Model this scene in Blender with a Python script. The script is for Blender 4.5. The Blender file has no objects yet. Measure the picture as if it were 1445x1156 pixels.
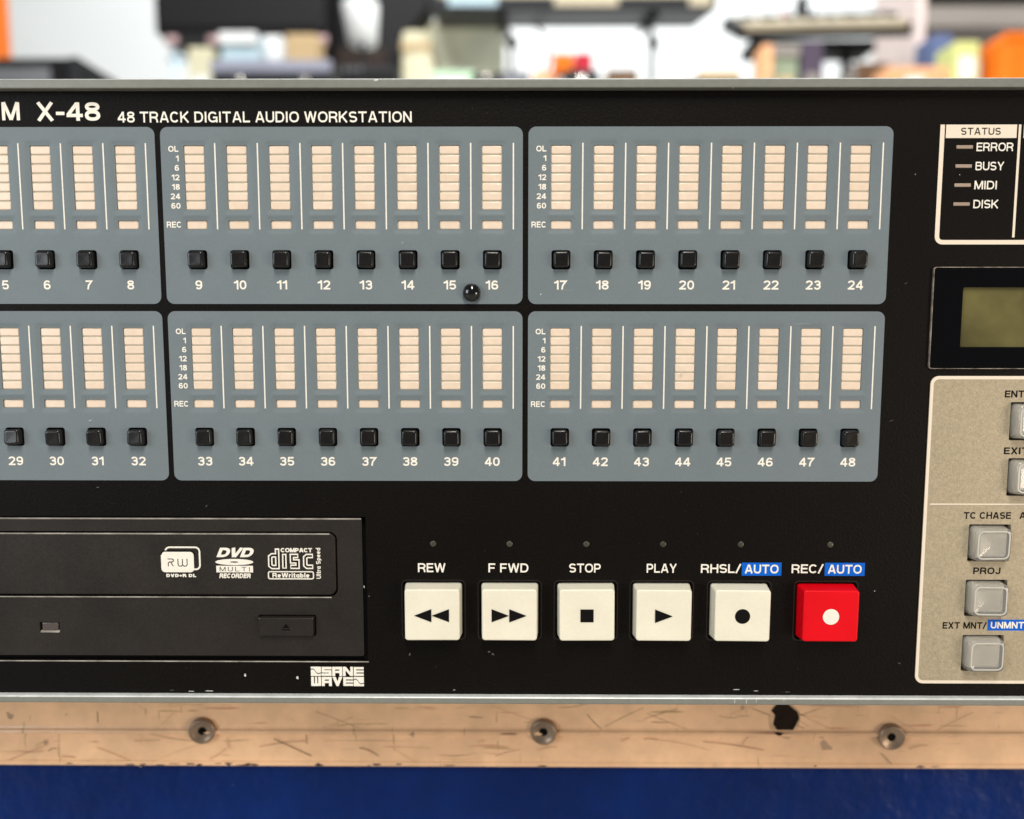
import bpy, bmesh, math, random
from mathutils import Vector, Matrix, Euler
from mathutils.geometry import delaunay_2d_cdt
random.seed(7)
S = bpy.context.scene
COL = S.collection
R = math.radians
Z0 = 0.60                      # height of the panel's zero line above the floor (m)

# ------------------------------------------------------------------ camera
cam = bpy.data.cameras.new('camera')
cam.sensor_width = 36.0
cam.lens = 1150.0 / 1445.0 * 36.0
cam.clip_start = 0.01
cam.clip_end = 50
CAMLOC = Vector((0.10358, -0.23870, Z0 - 0.05635))
CAMROT = Euler((1.4686076, -0.00055032, 0.0064648), 'XYZ')
co = bpy.data.objects.new('camera', cam)
COL.objects.link(co)
co.location = CAMLOC
co.rotation_euler = CAMROT
cam.dof.use_dof = True
cam.dof.focus_distance = 0.2395
cam.dof.aperture_fstop = 6.2
S.camera = co

# ------------------------------------------------------------------ world (dim room light)
w = bpy.data.worlds.new('World')
S.world = w
w.use_nodes = True
w.node_tree.nodes['Background'].inputs[0].default_value = (0.93, 0.96, 1.0, 1)
w.node_tree.nodes['Background'].inputs[1].default_value = 0.13

def area(name, loc, target, sx, sy, power, col):
    l = bpy.data.lights.new(name, 'AREA')
    l.shape = 'RECTANGLE'; l.size = sx; l.size_y = sy; l.energy = power; l.color = col
    o = bpy.data.objects.new(name, l); COL.objects.link(o)
    o.location = loc
    d = Vector(target) - Vector(loc)
    o.rotation_euler = d.to_track_quat('-Z', 'Y').to_euler()
    return o
DEV = (0.1, 0.0, Z0 - 0.08)
area('shop_window_light', (-1.25, -1.15, 0.85), DEV, 0.9, 0.9, 15, (0.88, 0.95, 1.0))
area('ceiling_tube_light', (0.25, -1.35, 2.25), DEV, 0.4, 1.2, 45, (1.0, 0.95, 0.86))
area('added_warm_fill', (1.7, -1.25, 0.28), DEV, 0.8, 0.5, 14, (1.0, 0.86, 0.70))  # added low fill, brightens the rail under the recorder
area('back_room_light', (0.4, 1.3, 2.9), (0.4, 3.2, 1.3), 3.2, 0.5, 78, (0.95, 0.98, 1.0))
area('aisle_ceiling_light', (0.3, 0.9, 2.9), (0.3, 2.6, 1.2), 2.4, 0.4, 62, (1.0, 0.98, 0.94))

S.view_settings.view_transform = 'Standard'
S.view_settings.look = 'None'
S.view_settings.exposure = 0.0
S.view_settings.gamma = 1.0

# ------------------------------------------------------------------ materials
def lin(c):
    return tuple(((v / 255) / 12.92 if v / 255 <= 0.04045 else ((v / 255 + 0.055) / 1.055) ** 2.4) for v in c)

def mat(name, col, rough=0.5, metal=0.0, bump=None, var=None, specks=None, scratches=None, coat=0.0, spec=0.5, emit=None, trans=0.0, sub=0.0, objvar=0.0):
    m = bpy.data.materials.new(name); m.use_nodes = True
    nt = m.node_tree; N = nt.nodes; L = nt.links
    b = N['Principled BSDF']
    b.inputs['Base Color'].default_value = (*col, 1)
    b.inputs['Roughness'].default_value = rough
    b.inputs['Metallic'].default_value = metal
    b.inputs['Specular IOR Level'].default_value = spec
    b.inputs['Coat Weight'].default_value = coat
    b.inputs['Coat Roughness'].default_value = 0.08
    b.inputs['Transmission Weight'].default_value = trans
    if sub:
        b.inputs['Subsurface Weight'].default_value = sub
        b.inputs['Subsurface Radius'].default_value = (0.0015, 0.0012, 0.001)
        b.inputs['Subsurface Scale'].default_value = 1.0
    geo = N.new('ShaderNodeNewGeometry')
    csock = None
    def noise(scale, detail=3, vec=None, rough_=0.55):
        n = N.new('ShaderNodeTexNoise'); n.inputs['Scale'].default_value = scale
        n.inputs['Detail'].default_value = detail; n.inputs['Roughness'].default_value = rough_
        L.new(vec or geo.outputs['Position'], n.inputs['Vector'])
        return n.outputs['Fac']
    def ramp(s, a, b_):
        r = N.new('ShaderNodeMapRange'); r.inputs['From Min'].default_value = a; r.inputs['From Max'].default_value = b_
        L.new(s, r.inputs['Value']); return r.outputs['Result']
    def mix(fac, c1, c2):
        mx = N.new('ShaderNodeMix'); mx.data_type = 'RGBA'
        L.new(fac, mx.inputs[0])
        for i, c in ((6, c1), (7, c2)):
            if isinstance(c, tuple): mx.inputs[i].default_value = (*c, 1)
            else: L.new(c, mx.inputs[i])
        return mx.outputs[2]
    base = tuple(col)
    if var:                                   # (scale, lo, hi, amount)
        for sc, k in var:
            f = ramp(noise(sc), 0.3, 0.7)
            if csock is None:
                csock = mix(f, tuple(c * (1 - k) for c in base), tuple(min(1, c * (1 + k)) for c in base))
            else:
                g = N.new('ShaderNodeMapRange'); L.new(f, g.inputs['Value'])
                g.inputs['To Min'].default_value = 1 - k; g.inputs['To Max'].default_value = 1 + k
                mm = N.new('ShaderNodeVectorMath'); mm.operation = 'SCALE'
                L.new(csock, mm.inputs[0]); L.new(g.outputs['Result'], mm.inputs['Scale'])
                csock = mm.outputs[0]
    if specks:                                # (scale, threshold, colour)
        for sc, th, cc in specks:
            f = ramp(noise(sc, 2), th, th + 0.03)
            csock = mix(f, csock if csock is not None else base, cc)
    if scratches:                             # ((vector scale), rotation, thr, colour)
        for vs, rot, th, cc in scratches:
            mp = N.new('ShaderNodeMapping'); mp.inputs['Rotation'].default_value = (0, rot, 0)
            mp.inputs['Scale'].default_value = vs
            L.new(geo.outputs['Position'], mp.inputs['Vector'])
            f = ramp(noise(1.0, 2, mp.outputs['Vector']), th, th + 0.03)
            gate = ramp(noise(38.0, 1), 0.50, 0.60)
            mu = N.new('ShaderNodeMath'); mu.operation = 'MULTIPLY'
            L.new(f, mu.inputs[0]); L.new(gate, mu.inputs[1])
            csock = mix(mu.outputs[0], csock if csock is not None else base, cc)
    if objvar:
        oi = N.new('ShaderNodeObjectInfo')
        g = N.new('ShaderNodeMapRange'); L.new(oi.outputs['Random'], g.inputs['Value'])
        g.inputs['To Min'].default_value = 1 - objvar; g.inputs['To Max'].default_value = 1 + objvar
        if csock is None:
            rgb = N.new('ShaderNodeRGB'); rgb.outputs[0].default_value = (*base, 1); csock = rgb.outputs[0]
        hsv = N.new('ShaderNodeHueSaturation'); L.new(csock, hsv.inputs['Color']); L.new(g.outputs['Result'], hsv.inputs['Value'])
        g2 = N.new('ShaderNodeMapRange'); L.new(oi.outputs['Random'], g2.inputs['Value'])
        g2.inputs['To Min'].default_value = 1.05; g2.inputs['To Max'].default_value = 0.95
        L.new(g2.outputs['Result'], hsv.inputs['Saturation'])
        csock = hsv.outputs['Color']
    if csock is not None:
        L.new(csock, b.inputs['Base Color'])
    if bump:                                  # list of (scale, distance)
        prev = None
        for sc, dist in bump:
            bn = N.new('ShaderNodeBump'); bn.inputs['Strength'].default_value = 1.0
            bn.inputs['Distance'].default_value = dist
            L.new(noise(sc, 3), bn.inputs['Height'])
            if prev is not None: L.new(prev, bn.inputs['Normal'])
            prev = bn.outputs['Normal']
        L.new(prev, b.inputs['Normal'])
    if emit:
        b.inputs['Emission Color'].default_value = (*col, 1); b.inputs['Emission Strength'].default_value = emit
    return m

M = {}
M['black_plate'] = mat('black_plate', (0.0042, 0.0031, 0.0025), 0.5, bump=[(1300, 0.00012), (4000, 0.00003)], var=[(1700, 0.55), (20, 0.15)],
                       specks=[(700, 0.80, (0.08, 0.07, 0.06))], spec=0.10)
M['grey_panel'] = mat('grey_panel', (0.158, 0.190, 0.206), 0.5, spec=0.3, bump=[(1100, 0.00002), (90, 0.0001)], var=[(60, 0.035), (1800, 0.04)],
                      specks=[(420, 0.775, (0.42, 0.46, 0.46)), (1200, 0.79, (0.35, 0.38, 0.38))],
                      scratches=[((40, 1, 900), 0.9, 0.73, (0.26, 0.31, 0.32)), ((30, 1, 800), -0.4, 0.74, (0.25, 0.30, 0.31))])
M['silver_panel'] = mat('silver_panel', (0.38, 0.315, 0.215), 0.42, metal=0.1, bump=[(1800, 0.00006)], var=[(2200, 0.16), (700, 0.08), (15, 0.03)])
M['print_white'] = mat('print_white', (0.86, 0.81, 0.71), 0.6, var=[(900, 0.05)])
M['print_dark'] = mat('print_dark', (0.004, 0.0035, 0.003), 0.7, spec=0.12)
M['print_blue'] = mat('print_blue', (0.001, 0.115, 0.58), 0.55, spec=0.15)
M['border_cream'] = mat('border_cream', (0.80, 0.69, 0.56), 0.5)
M['meter'] = mat('meter_segment', (0.785, 0.63, 0.495), 0.35, var=[(500, 0.035), (150, 0.03)], objvar=0.02, coat=0.15)
M['meter_back'] = mat('meter_backing', (0.50, 0.46, 0.36), 0.6)
M['cap_black'] = mat('cap_black', (0.0055, 0.0045, 0.004), 0.27, spec=0.55, bump=[(1500, 0.00001)], var=[(800, 0.2)])
M['dark_well'] = mat('dark_well', (0.003, 0.003, 0.003), 0.8, spec=0.1)
M['cap_white'] = mat('cap_white', (0.81, 0.76, 0.62), 0.42, bump=[(500, 0.00001)], var=[(80, 0.04), (900, 0.02)], specks=[(900, 0.80, (0.5, 0.44, 0.33))], sub=0.15)
M['cap_red'] = mat('cap_red', (0.74, 0.0010, 0.008), 0.42, spec=0.2, bump=[(500, 0.00001)], var=[(100, 0.05)])
M['drive'] = mat('drive_plastic', (0.020, 0.0165, 0.0138), 0.45, spec=0.25, bump=[(1800, 0.00003), (120, 0.00005)], var=[(60, 0.18), (1500, 0.2)], specks=[(800, 0.80, (0.12, 0.11, 0.1))])
M['drive_edge'] = mat('drive_edge', (0.36, 0.33, 0.29), 0.3, var=[(150, 0.5)])  # pale tone carries the highlight along the drive's moulded edges
M['led_window'] = mat('led_window', (0.075, 0.058, 0.055), 0.3, coat=0.2)
M['led_dull'] = mat('led_dull', (0.045, 0.040, 0.026), 0.35, objvar=0.3)
M['led_status'] = mat('led_status', (0.36, 0.27, 0.21), 0.45, objvar=0.08)
M['rail'] = mat('painted_rail', (0.20, 0.205, 0.18), 0.34, bump=[(900, 0.00003)], var=[(500, 0.06), (30, 0.05)], specks=[(350, 0.765, (0.75, 0.74, 0.7))])
M['gloss_black'] = mat('gloss_black', (0.004, 0.004, 0.0045), 0.08, coat=0.5)
M['lcd_glass'] = mat('lcd_glass', (0.0015, 0.0015, 0.002), 0.06, spec=0.35)
M['lcd_screen'] = mat('lcd_screen', (0.105, 0.092, 0.034), 0.5, spec=0.1, var=[(45, 0.45), (130, 0.12)])  # blotchy tone paints uneven reflections into the screen colour
M['lcd_edge'] = mat('lcd_edge', (0.30, 0.25, 0.2), 0.3, var=[(300, 0.7)])
M['key_clear'] = mat('key_translucent', (0.93, 0.91, 0.86), 0.24, coat=0.5, trans=0.80)
M['tan_rail'] = mat('tan_aluminium', (0.90, 0.545, 0.315), 0.33, coat=0.2, bump=[(60, 0.0004), (500, 0.00006)], var=[(9, 0.16), (24, 0.13), (90, 0.08), (200, 0.05)],
                    scratches=[((25, 1, 460), 0.35, 0.66, (0.60, 0.30, 0.17)), ((30, 1, 560), -0.6, 0.665, (0.50, 0.32, 0.15)), ((520, 1, 60), 0.25, 0.68, (0.48, 0.30, 0.14)),
                               ((14, 1, 500), 0.05, 0.675, (0.50, 0.27, 0.16)), ((40, 1, 620), 1.1, 0.675, (0.36, 0.19, 0.11)), ((120, 1, 150), 0.25, 0.69, (0.42, 0.27, 0.17))])
M['rivet'] = mat('rivet_metal', (0.30, 0.215, 0.15), 0.38, metal=0.5, bump=[(300, 0.0001)], var=[(200, 0.2)])
M['blue_laminate'] = mat('blue_laminate', (0.0012, 0.017, 0.115), 0.42, spec=0.16, bump=[(45, 0.003), (150, 0.0008)], var=[(16, 0.22), (120, 0.08)], specks=[(500, 0.775, (0.05, 0.08, 0.17))])
M['rail_wear'] = mat('rail_wear', (0.20, 0.13, 0.09), 0.6, var=[(400, 0.4)])
M['tar'] = mat('torn_tape', (0.014, 0.008, 0.005), 0.7, spec=0.1, bump=[(400, 0.0003)], var=[(200, 0.3)])

def simple(name, rgb, rough=0.6, **k):
    k.setdefault('spec', .2)
    return mat(name, tuple(c * .85 for c in lin(rgb)), rough, var=[(6, 0.06)], **k)

# ------------------------------------------------------------------ mesh helpers (millimetres: u right, h out of the panel, v up)
WP = {}                                       # world position (mm) of every object made here
def empty(name, label, cat, pos=(0, 0, 0), group=None):
    o = bpy.data.objects.new(name, None); COL.objects.link(o)
    o.empty_display_size = 0.01
    u, h, v = pos
    o.location = (u * .001, -h * .001, v * .001 + Z0)
    WP[o] = pos
    o['label'] = label; o['category'] = cat
    if group: o['group'] = group
    return o

def mesh_data(name, verts, faces, m, smooth=False, mats=None, fmat=None):
    me = bpy.data.meshes.new(name)
    me.from_pydata([(a * .001, -h * .001, c * .001) for a, h, c in verts], [], faces)
    for x in (mats or [m]): me.materials.append(x)
    if fmat: me.polygons.foreach_set('material_index', fmat)
    me.update()
    bm = bmesh.new(); bm.from_mesh(me)
    bmesh.ops.recalc_face_normals(bm, faces=bm.faces) if not smooth == 'keep' else None
    bm.to_mesh(me); bm.free()
    if smooth: me.polygons.foreach_set('use_smooth', [True] * len(me.polygons))
    return me

def put(name, me, parent=None, pos=(0, 0, 0), rot=None, label=None):
    o = bpy.data.objects.new(name, me); COL.objects.link(o)
    WP[o] = pos
    u, h, v = pos
    if parent:
        o.parent = parent
        pu, ph, pv = WP[parent]
        o.location = ((u - pu) * .001, -(h - ph) * .001, (v - pv) * .001)
    else:
        o.location = (u * .001, -h * .001, v * .001 + Z0)
    if rot: o.rotation_euler = rot
    if label: o['label'] = label
    return o

def rrect(w, h, r, n=5, cx=0, cy=0):
    """rounded rectangle loop, counter-clockwise"""
    pts = []
    r = max(1e-4, min(r, w / 2 - 1e-3, h / 2 - 1e-3))
    for sx, sy, a0 in ((1, 1, 0), (-1, 1, 90), (-1, -1, 180), (1, -1, 270)):
        for k in range(n):
            a = R(a0 + 90 * k / (n - 1))
            pts.append((cx + sx * (w / 2 - r) + r * math.cos(a), cy + sy * (h / 2 - r) + r * math.sin(a)))
    return pts

def loft(name, w, h, rings, m, n=5, dish=0.0):
    """stacked rounded rectangles: rings of (inset, height, corner radius)"""
    V = []; F = []
    per = 4 * n
    for ins, ht, r in rings:
        V += [(x, ht, y) for x, y in rrect(w - 2 * ins, h - 2 * ins, r, n)]
    for k in range(len(rings) - 1):
        for i in range(per):
            j = (i + 1) % per
            F.append((k * per + i, k * per + j, (k + 1) * per + j, (k + 1) * per + i))
    last = (len(rings) - 1) * per
    ins, ht, r = rings[-1]
    if dish:
        prev = last
        for q, s in enumerate((0.88, 0.74, 0.58, 0.4, 0.2)):
            st = len(V)
            hw_, hh_ = w / 2 - ins, h / 2 - ins
            V += [(x * s, ht - dish * (1 - (x * s / hw_) ** 2) * (1 - (y * s / hh_) ** 2), y * s) for x, y in rrect(w - 2 * ins, h - 2 * ins, r, n)]
            for i in range(per):
                j = (i + 1) % per
                F.append((prev + i, prev + j, st + j, st + i))
            prev = st
        c = len(V); V.append((0, ht - dish, 0))
        for i in range(per): F.append((prev + i, prev + (i + 1) % per, c))
    else:
        F.append(tuple(range(last, last + per)))
    return mesh_data(name, V, F, m, True)

def cap_rings(h0, h1, taper, edge, r, steps=4):
    rings = [(0, h0, r)]
    rings.append((taper * 0.9, h1 - edge, r))
    for k in range(1, steps + 1):
        a = R(90 * k / steps)
        rings.append((taper * 0.9 + edge * (1 - math.cos(a)), h1 - edge + edge * math.sin(a), max(0.12, r - edge * (1 - math.cos(a)) * .6)))
    i, h_, rr = rings[-1]
    rings.append((i + 0.12, h_, rr))
    return rings

def inside(p, loop):
    c = False; n = len(loop); x, y = p
    for i in range(n):
        x1, y1 = loop[i]; x2, y2 = loop[(i + 1) % n]
        if (y1 > y) != (y2 > y) and x < (x2 - x1) * (y - y1) / (y2 - y1) + x1: c = not c
    return c

def sheet(name, outer, holes, h, depth, m, dishes=None, dish_amt=0.0, dish_w=1.6, wall_mat=None, skirt=0.0, extra=()):
    """flat sheet with real openings; walls go back by depth; surface dips softly round the openings"""
    P = []; E = []
    def add(loop):
        s = len(P); P.extend(Vector(p) for p in loop); n = len(loop)
        E.extend((s + i, s + (i + 1) % n) for i in range(n))
    add(outer)
    for l in holes: add(l)
    for l in extra: add(l)
    v2, e2, f2, ov, oe, of = delaunay_2d_cdt(P, E, [], 1, 1e-5)
    def inside(p, loop):
        c = False; n = len(loop); x, y = p
        for i in range(n):
            x1, y1 = loop[i]; x2, y2 = loop[(i + 1) % n]
            if (y1 > y) != (y2 > y) and x < (x2 - x1) * (y - y1) / (y2 - y1) + x1: c = not c
        return c
    boxes = [(min(p[0] for p in l), max(p[0] for p in l), min(p[1] for p in l), max(p[1] for p in l)) for l in holes]
    F = []
    for f in f2:
        c = sum((v2[i] for i in f), Vector((0, 0))) / len(f)
        bad = False
        for l, b in zip(holes, boxes):
            if b[0] < c[0] < b[1] and b[2] < c[1] < b[3] and inside(c, l): bad = True; break
        if not bad and inside(c, outer): F.append(tuple(f))
    used = sorted({i for f in F for i in f}); mp = {o: n for n, o in enumerate(used)}
    F = [tuple(mp[i] for i in f) for f in F]
    pts = [v2[i] for i in used]
    def drop(p):
        if not dishes: return 0.0
        t = 0.0
        for x0, x1, y0, y1 in dishes:
            dx = max(x0 - p[0], 0, p[0] - x1); dy = max(y0 - p[1], 0, p[1] - y1)
            d = math.hypot(dx, dy)
            if d < dish_w:
                s = 1 - d / dish_w
                t = max(t, s * s * (3 - 2 * s))
        return t * dish_amt
    V = [(p[0], h - drop(p), p[1]) for p in pts]
    nf = len(F)
    cnt = {}
    for f in F:
        for i in range(len(f)):
            a, b = f[i], f[(i + 1) % len(f)]
            k = (min(a, b), max(a, b)); cnt[k] = cnt.get(k, 0) + 1
    bd = [k for k, c in cnt.items() if c == 1]
    dup = {}
    for k in bd:
        for i in k:
            if i not in dup:
                dup[i] = len(V); x, hh, y = V[i]; V.append((x, hh, y)); V.append((x, h - depth, y))
    for a, b in bd:
        F.append((dup[a], dup[b], dup[b] + 1, dup[a] + 1))
    me = mesh_data(name, V, F, m, 'keep', mats=[m, wall_mat or m], fmat=[0] * nf + [1] * (len(F) - nf))
    # make the front faces point to the viewer (-Y)
    bm = bmesh.new(); bm.from_mesh(me); bm.faces.ensure_lookup_table()
    fl = [f for f in bm.faces[:nf] if f.normal.y > 0]
    if fl: bmesh.ops.reverse_faces(bm, faces=fl)
    bm.to_mesh(me); bm.free()
    sm = [True] * nf + [False] * (len(F) - nf)
    me.polygons.foreach_set('use_smooth', sm)
    return me

def flat(name, loops, m, h=0.0):
    """union of closed loops as one thin flat print"""
    P = []; E = []; bb = []
    for l in loops:
        s = len(P); n = len(l); P.extend(Vector(p) for p in l); E.extend((s + i, s + (i + 1) % n) for i in range(n))
        bb.append((min(p[0] for p in l), max(p[0] for p in l), min(p[1] for p in l), max(p[1] for p in l)))
    v2, e2, f2, ov, oe, of = delaunay_2d_cdt(P, E, [], 0, 1e-5)
    F = []
    for f in f2:
        x, y = sum((v2[i] for i in f), Vector((0, 0))) / len(f)
        for l, q in zip(loops, bb):
            if q[0] <= x <= q[1] and q[2] <= y <= q[3] and inside((x, y), l): F.append(tuple(f)); break
    used = sorted({i for f in F for i in f}); mp = {o: n for n, o in enumerate(used)}
    me = bpy.data.meshes.new(name)
    me.from_pydata([(v2[i][0] * .001, -h * .001, v2[i][1] * .001) for i in used], [], [tuple(mp[i] for i in f) for f in F])
    me.materials.append(m)
    bm = bmesh.new(); bm.from_mesh(me)
    fl = [f for f in bm.faces if f.normal.y > 0]
    if fl: bmesh.ops.reverse_faces(bm, faces=fl)
    bm.to_mesh(me); bm.free()
    return me

def rect(x0, x1, y0, y1): return [(x0, y0), (x1, y0), (x1, y1), (x0, y1)]

def extrude_profile(name, prof, x0, x1, m, smooth=False):
    """closed (h, v) profile run along u"""
    n = len(prof)
    V = [(x0, h, v) for h, v in prof] + [(x1, h, v) for h, v in prof]
    F = [(i, (i + 1) % n, n + (i + 1) % n, n + i) for i in range(n)] + [tuple(range(n)), tuple(range(2 * n - 1, n - 1, -1))]
    return mesh_data(name, V, F, m, smooth)

def stroke(pts, t, closed=False):
    """outline of a polyline of thickness t as quads with mitred joints"""
    n = len(pts); L = []; Rr = []
    for i in range(n):
        p = Vector(pts[i])
        a = Vector(pts[i - 1]) if (i > 0 or closed) else None
        b = Vector(pts[(i + 1) % n]) if (i < n - 1 or closed) else None
        d1 = (p - a).normalized() if a is not None and (p - a).length > 1e-9 else None
        d2 = (b - p).normalized() if b is not None and (b - p).length > 1e-9 else None
        if d1 is None: d1 = d2
        if d2 is None: d2 = d1
        n1 = Vector((-d1.y, d1.x)); n2 = Vector((-d2.y, d2.x))
        mm = (n1 + n2)
        if mm.length < 1e-6: mm = n1
        mm.normalize()
        k = 1 / max(0.35, mm.dot(n1))
        L.append(p + mm * t / 2 * k); Rr.append(p - mm * t / 2 * k)
    loops = []
    rng = range(n) if closed else range(n - 1)
    for i in rng:
        j = (i + 1) % n
        loops.append([tuple(Rr[i]), tuple(Rr[j]), tuple(L[j]), tuple(L[i])])
    return loops

def arc(cx, cy, rx, ry, a0, a1, n=9, e=0.86):
    out = []
    for k in range(n):                        # slightly squared ovals, as in a grotesque
        a = R(a0 + (a1 - a0) * k / (n - 1)); c, q = math.cos(a), math.sin(a)
        out.append((cx + rx * math.copysign(abs(c) ** e, c), cy + ry * math.copysign(abs(q) ** e, q)))
    return out

def glyph(ch, t):
    """centre-line strokes of a bold grotesque, cap height 1; returns (width, [(pts, closed)])"""
    h = t / 2; T = 1 - h
    if ch in 'OQ': W = .96; return W, [(arc(W / 2, .5, W / 2 - h, .5 - h, 0, 342, 20), True)]
    if ch == '0': W = .76; return W, [(arc(W / 2, .5, W / 2 - h, .5 - h, 0, 342, 20), True)]
    if ch == 'C': W = .88; return W, [(arc(W / 2, .5, W / 2 - h, .5 - h, 38, 322, 18), False)]
    if ch == 'G': W = .93; return W, [(arc(W / 2, .5, W / 2 - h, .5 - h, 38, 318, 18), False), ([(W * .52, .46), (W - h, .46), (W - h, 0)], False)]
    if ch == 'D': W = .87; return W, [([(h, h), (h, T), (W * .45, T)] + arc(W * .45, .5, W * .55 - h, .5 - h, 82, -82, 11) + [(W * .45, h)], True)]
    if ch == 'B': W = .84; m = .53; return W, [([(h, h), (h, T), (W * .55, T)] + arc(W * .55, (m + T) / 2, W * .40 - h, (T - m) / 2, 75, -75, 7) + [(W * .55, m)], False), ([(h, m), (W * .55, m)] + arc(W * .55, (m + h) / 2, W * .45 - h, (m - h) / 2, 75, -75, 7) + [(W * .55, h), (h, h)], False)]
    if ch == 'P' or ch == 'R':
        W = .80 if ch == 'P' else .86; m = .43 if ch == 'P' else .47
        s = [([(h, 0), (h, T), (W * .52, T)] + arc(W * .52, (m + T) / 2, W * .46 - h, (T - m) / 2, 78, -78, 8) + [(W * .52, m), (h, m)], False)]
        if ch == 'R': s.append(([(W * .50, m), (W * .74, m * .86), (W * .84, m * .5), (W * .88, 0)], False))
        return W, s
    if ch == 'S':
        W = .80; rv = (1 - 2 * h) / 4; rx = W / 2 - h
        return W, [(arc(W / 2, T - rv, rx, rv, 25, 250, 12) + arc(W / 2, h + rv, rx, rv, 70, -155, 12), False)]
    if ch == 'E': W = .74; return W, [([(W, T), (h, T), (h, h), (W, h)], False), ([(h, .52), (W * .93, .52)], False)]
    if ch == 'F': W = .74; return W, [([(W, T), (h, T), (h, 0)], False), ([(h, .49), (W * .9, .49)], False)]
    if ch == 'L': W = .70; return W, [([(h, 1), (h, h), (W, h)], False)]
    if ch == 'I': W = t + .08; return W, [([(W / 2, 0), (W / 2, 1)], False)]
    if ch == 'H': W = .84; return W, [([(h, 0), (h, 1)], False), ([(W - h, 0), (W - h, 1)], False), ([(h, .52), (W - h, .52)], False)]
    if ch == 'T': W = .84; return W, [([(0, T), (W, T)], False), ([(W / 2, 0), (W / 2, T)], False)]
    if ch == 'J': W = .68; return W, [([(W - h, 1), (W - h, .32)] + arc(W / 2, .32, W / 2 - h, .32 - h, -15, -180, 9), False)]
    if ch == 'U': W = .84; return W, [([(h, 1), (h, .38)] + arc(W / 2, .38, W / 2 - h, .38 - h, 190, 350, 11) + [(W - h, .38), (W - h, 1)], False)]
    if ch == 'A': W = .93; return W, [([(h * 1.05, 0), (W / 2 - h * .35, 1)], False), ([(W - h * 1.05, 0), (W / 2 + h * .35, 1)], False), ([(W * .2, .30), (W * .8, .30)], False)]
    if ch == 'V': W = .88; return W, [([(h, 1), (W / 2 - h * .2, 0)], False), ([(W - h, 1), (W / 2 + h * .2, 0)], False)]
    if ch == 'W': W = 1.24; return W, [([(h, 1), (W * .27, 0)], False), ([(W * .27, 0), (W * .5, 1)], False), ([(W * .5, 1), (W * .73, 0)], False), ([(W * .73, 0), (W - h, 1)], False)]
    if ch == 'M': W = 1.02; return W, [([(h, 0), (h, 1)], False), ([(W - h, 0), (W - h, 1)], False), ([(h * 1.3, 1), (W / 2, .03)], False), ([(W - h * 1.3, 1), (W / 2, .03)], False)]
    if ch == 'N': W = .85; return W, [([(h, 0), (h, 1)], False), ([(W - h, 0), (W - h, 1)], False), ([(h, .97), (W - h, .03)], False)]
    if ch == 'K': W = .88; return W, [([(h, 0), (h, 1)], False), ([(h, .36), (W - h * 1.1, 1)], False), ([(W * .36, .55), (W - h, 0)], False)]
    if ch == 'X': W = .86; return W, [([(h, 0), (W - h, 1)], False), ([(h, 1), (W - h, 0)], False)]
    if ch == 'Y': W = .88; return W, [([(h, 1), (W / 2, .42), (W - h, 1)], False), ([(W / 2, 0), (W / 2, .45)], False)]
    if ch == '1': W = .50; return W, [([(W - h, 0), (W - h, 1)], False), ([(0, .74), (W * .45, .78), (W - h, .96)], False)]
    if ch == '2': W = .76; return W, [(arc(W / 2, .69, W / 2 - h, .31 - h, 175, -25, 11) + [(W * .5, .32), (h * 1.3, h)], False), ([(0, h), (W, h)], False)]
    if ch == '3': W = .76; rv = .235; return W, [(arc(W / 2, T - rv + .01, W / 2 - h * 1.15, rv - .01, 165, -80, 11), False), ([(W * .36, .53), (W * .52, .53)], False), (arc(W / 2, h + rv, W / 2 - h, rv + .01, 88, -165, 12), False)]
    if ch == '4': W = .80; return W, [([(W * .70, 0), (W * .70, 1)], False), ([(W * .66, .95), (h * .8, .32)], False), ([(0, .29), (W, .29)], False)]
    if ch == '5': W = .76; return W, [([(W * .92, T), (W * .20, T), (W * .13, .50)] + arc(W / 2 - .01, .33, W / 2 - h, .33 - h, 130, -160, 13), False)]
    if ch == '6': W = .76; return W, [(arc(W / 2, .325, W / 2 - h, .325 - h, 0, 342, 18), True), (arc(W / 2 + .02, .5, W / 2 - h + .02, .5 - h, 40, 185, 10), False)]
    if ch == '9': W = .76; return W, [(arc(W / 2, .675, W / 2 - h, .325 - h, 0, 342, 18), True), (arc(W / 2 - .02, .5, W / 2 - h + .02, .5 - h, 220, 365, 10), False)]
    if ch == '7': W = .72; return W, [([(0, T), (W - h * .6, T), (W * .45, .45), (W * .33, 0)], False)]
    if ch == '8': W = .76; return W, [(arc(W / 2, .755, W / 2 - h * 1.25, .245 - h, 0, 340, 16), True), (arc(W / 2, .29, W / 2 - h, .29 - h, 0, 340, 16), True)]
    if ch == '-': W = .42; return W, [([(0, .40), (W, .40)], False)]
    if ch == '+': W = .60; return W, [([(0, .45), (W, .45)], False), ([(W / 2, .15), (W / 2, .75)], False)]
    if ch == '/': W = .50; return W, [([(0.02, -.03), (W - .02, 1.03)], False)]
    x = .72                                    # lower case
    if ch in 'abdpe': 
        W = .66; ring = (arc(W / 2, x / 2, W / 2 - h, x / 2 - h, 0, 337, 16), True)
        if ch == 'a': return W, [ring, ([(W - h, 0), (W - h, x)], False)]
        if ch == 'd': return W, [ring, ([(W - h, 0), (W - h, 1)], False)]
        if ch == 'b': return W, [ring, ([(h, 0), (h, 1)], False)]
        if ch == 'p': return W, [ring, ([(h, -.25), (h, x)], False)]
        return W, [(arc(W / 2, x / 2, W / 2 - h, x / 2 - h, 0, 320, 14), False), ([(h, x / 2), (W - h, x / 2)], False)]
    if ch == 'r': W = .42; return W, [([(h, 0), (h, x)], False), ([(h, x * .6), (W * .5, x - h), (W, x - h)], False)]
    if ch == 'i': return t, [([(h, 0), (h, x)], False), ([(h, .82), (h, 1)], False)]
    if ch == 'l': return t, [([(h, 0), (h, 1)], False)]
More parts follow.
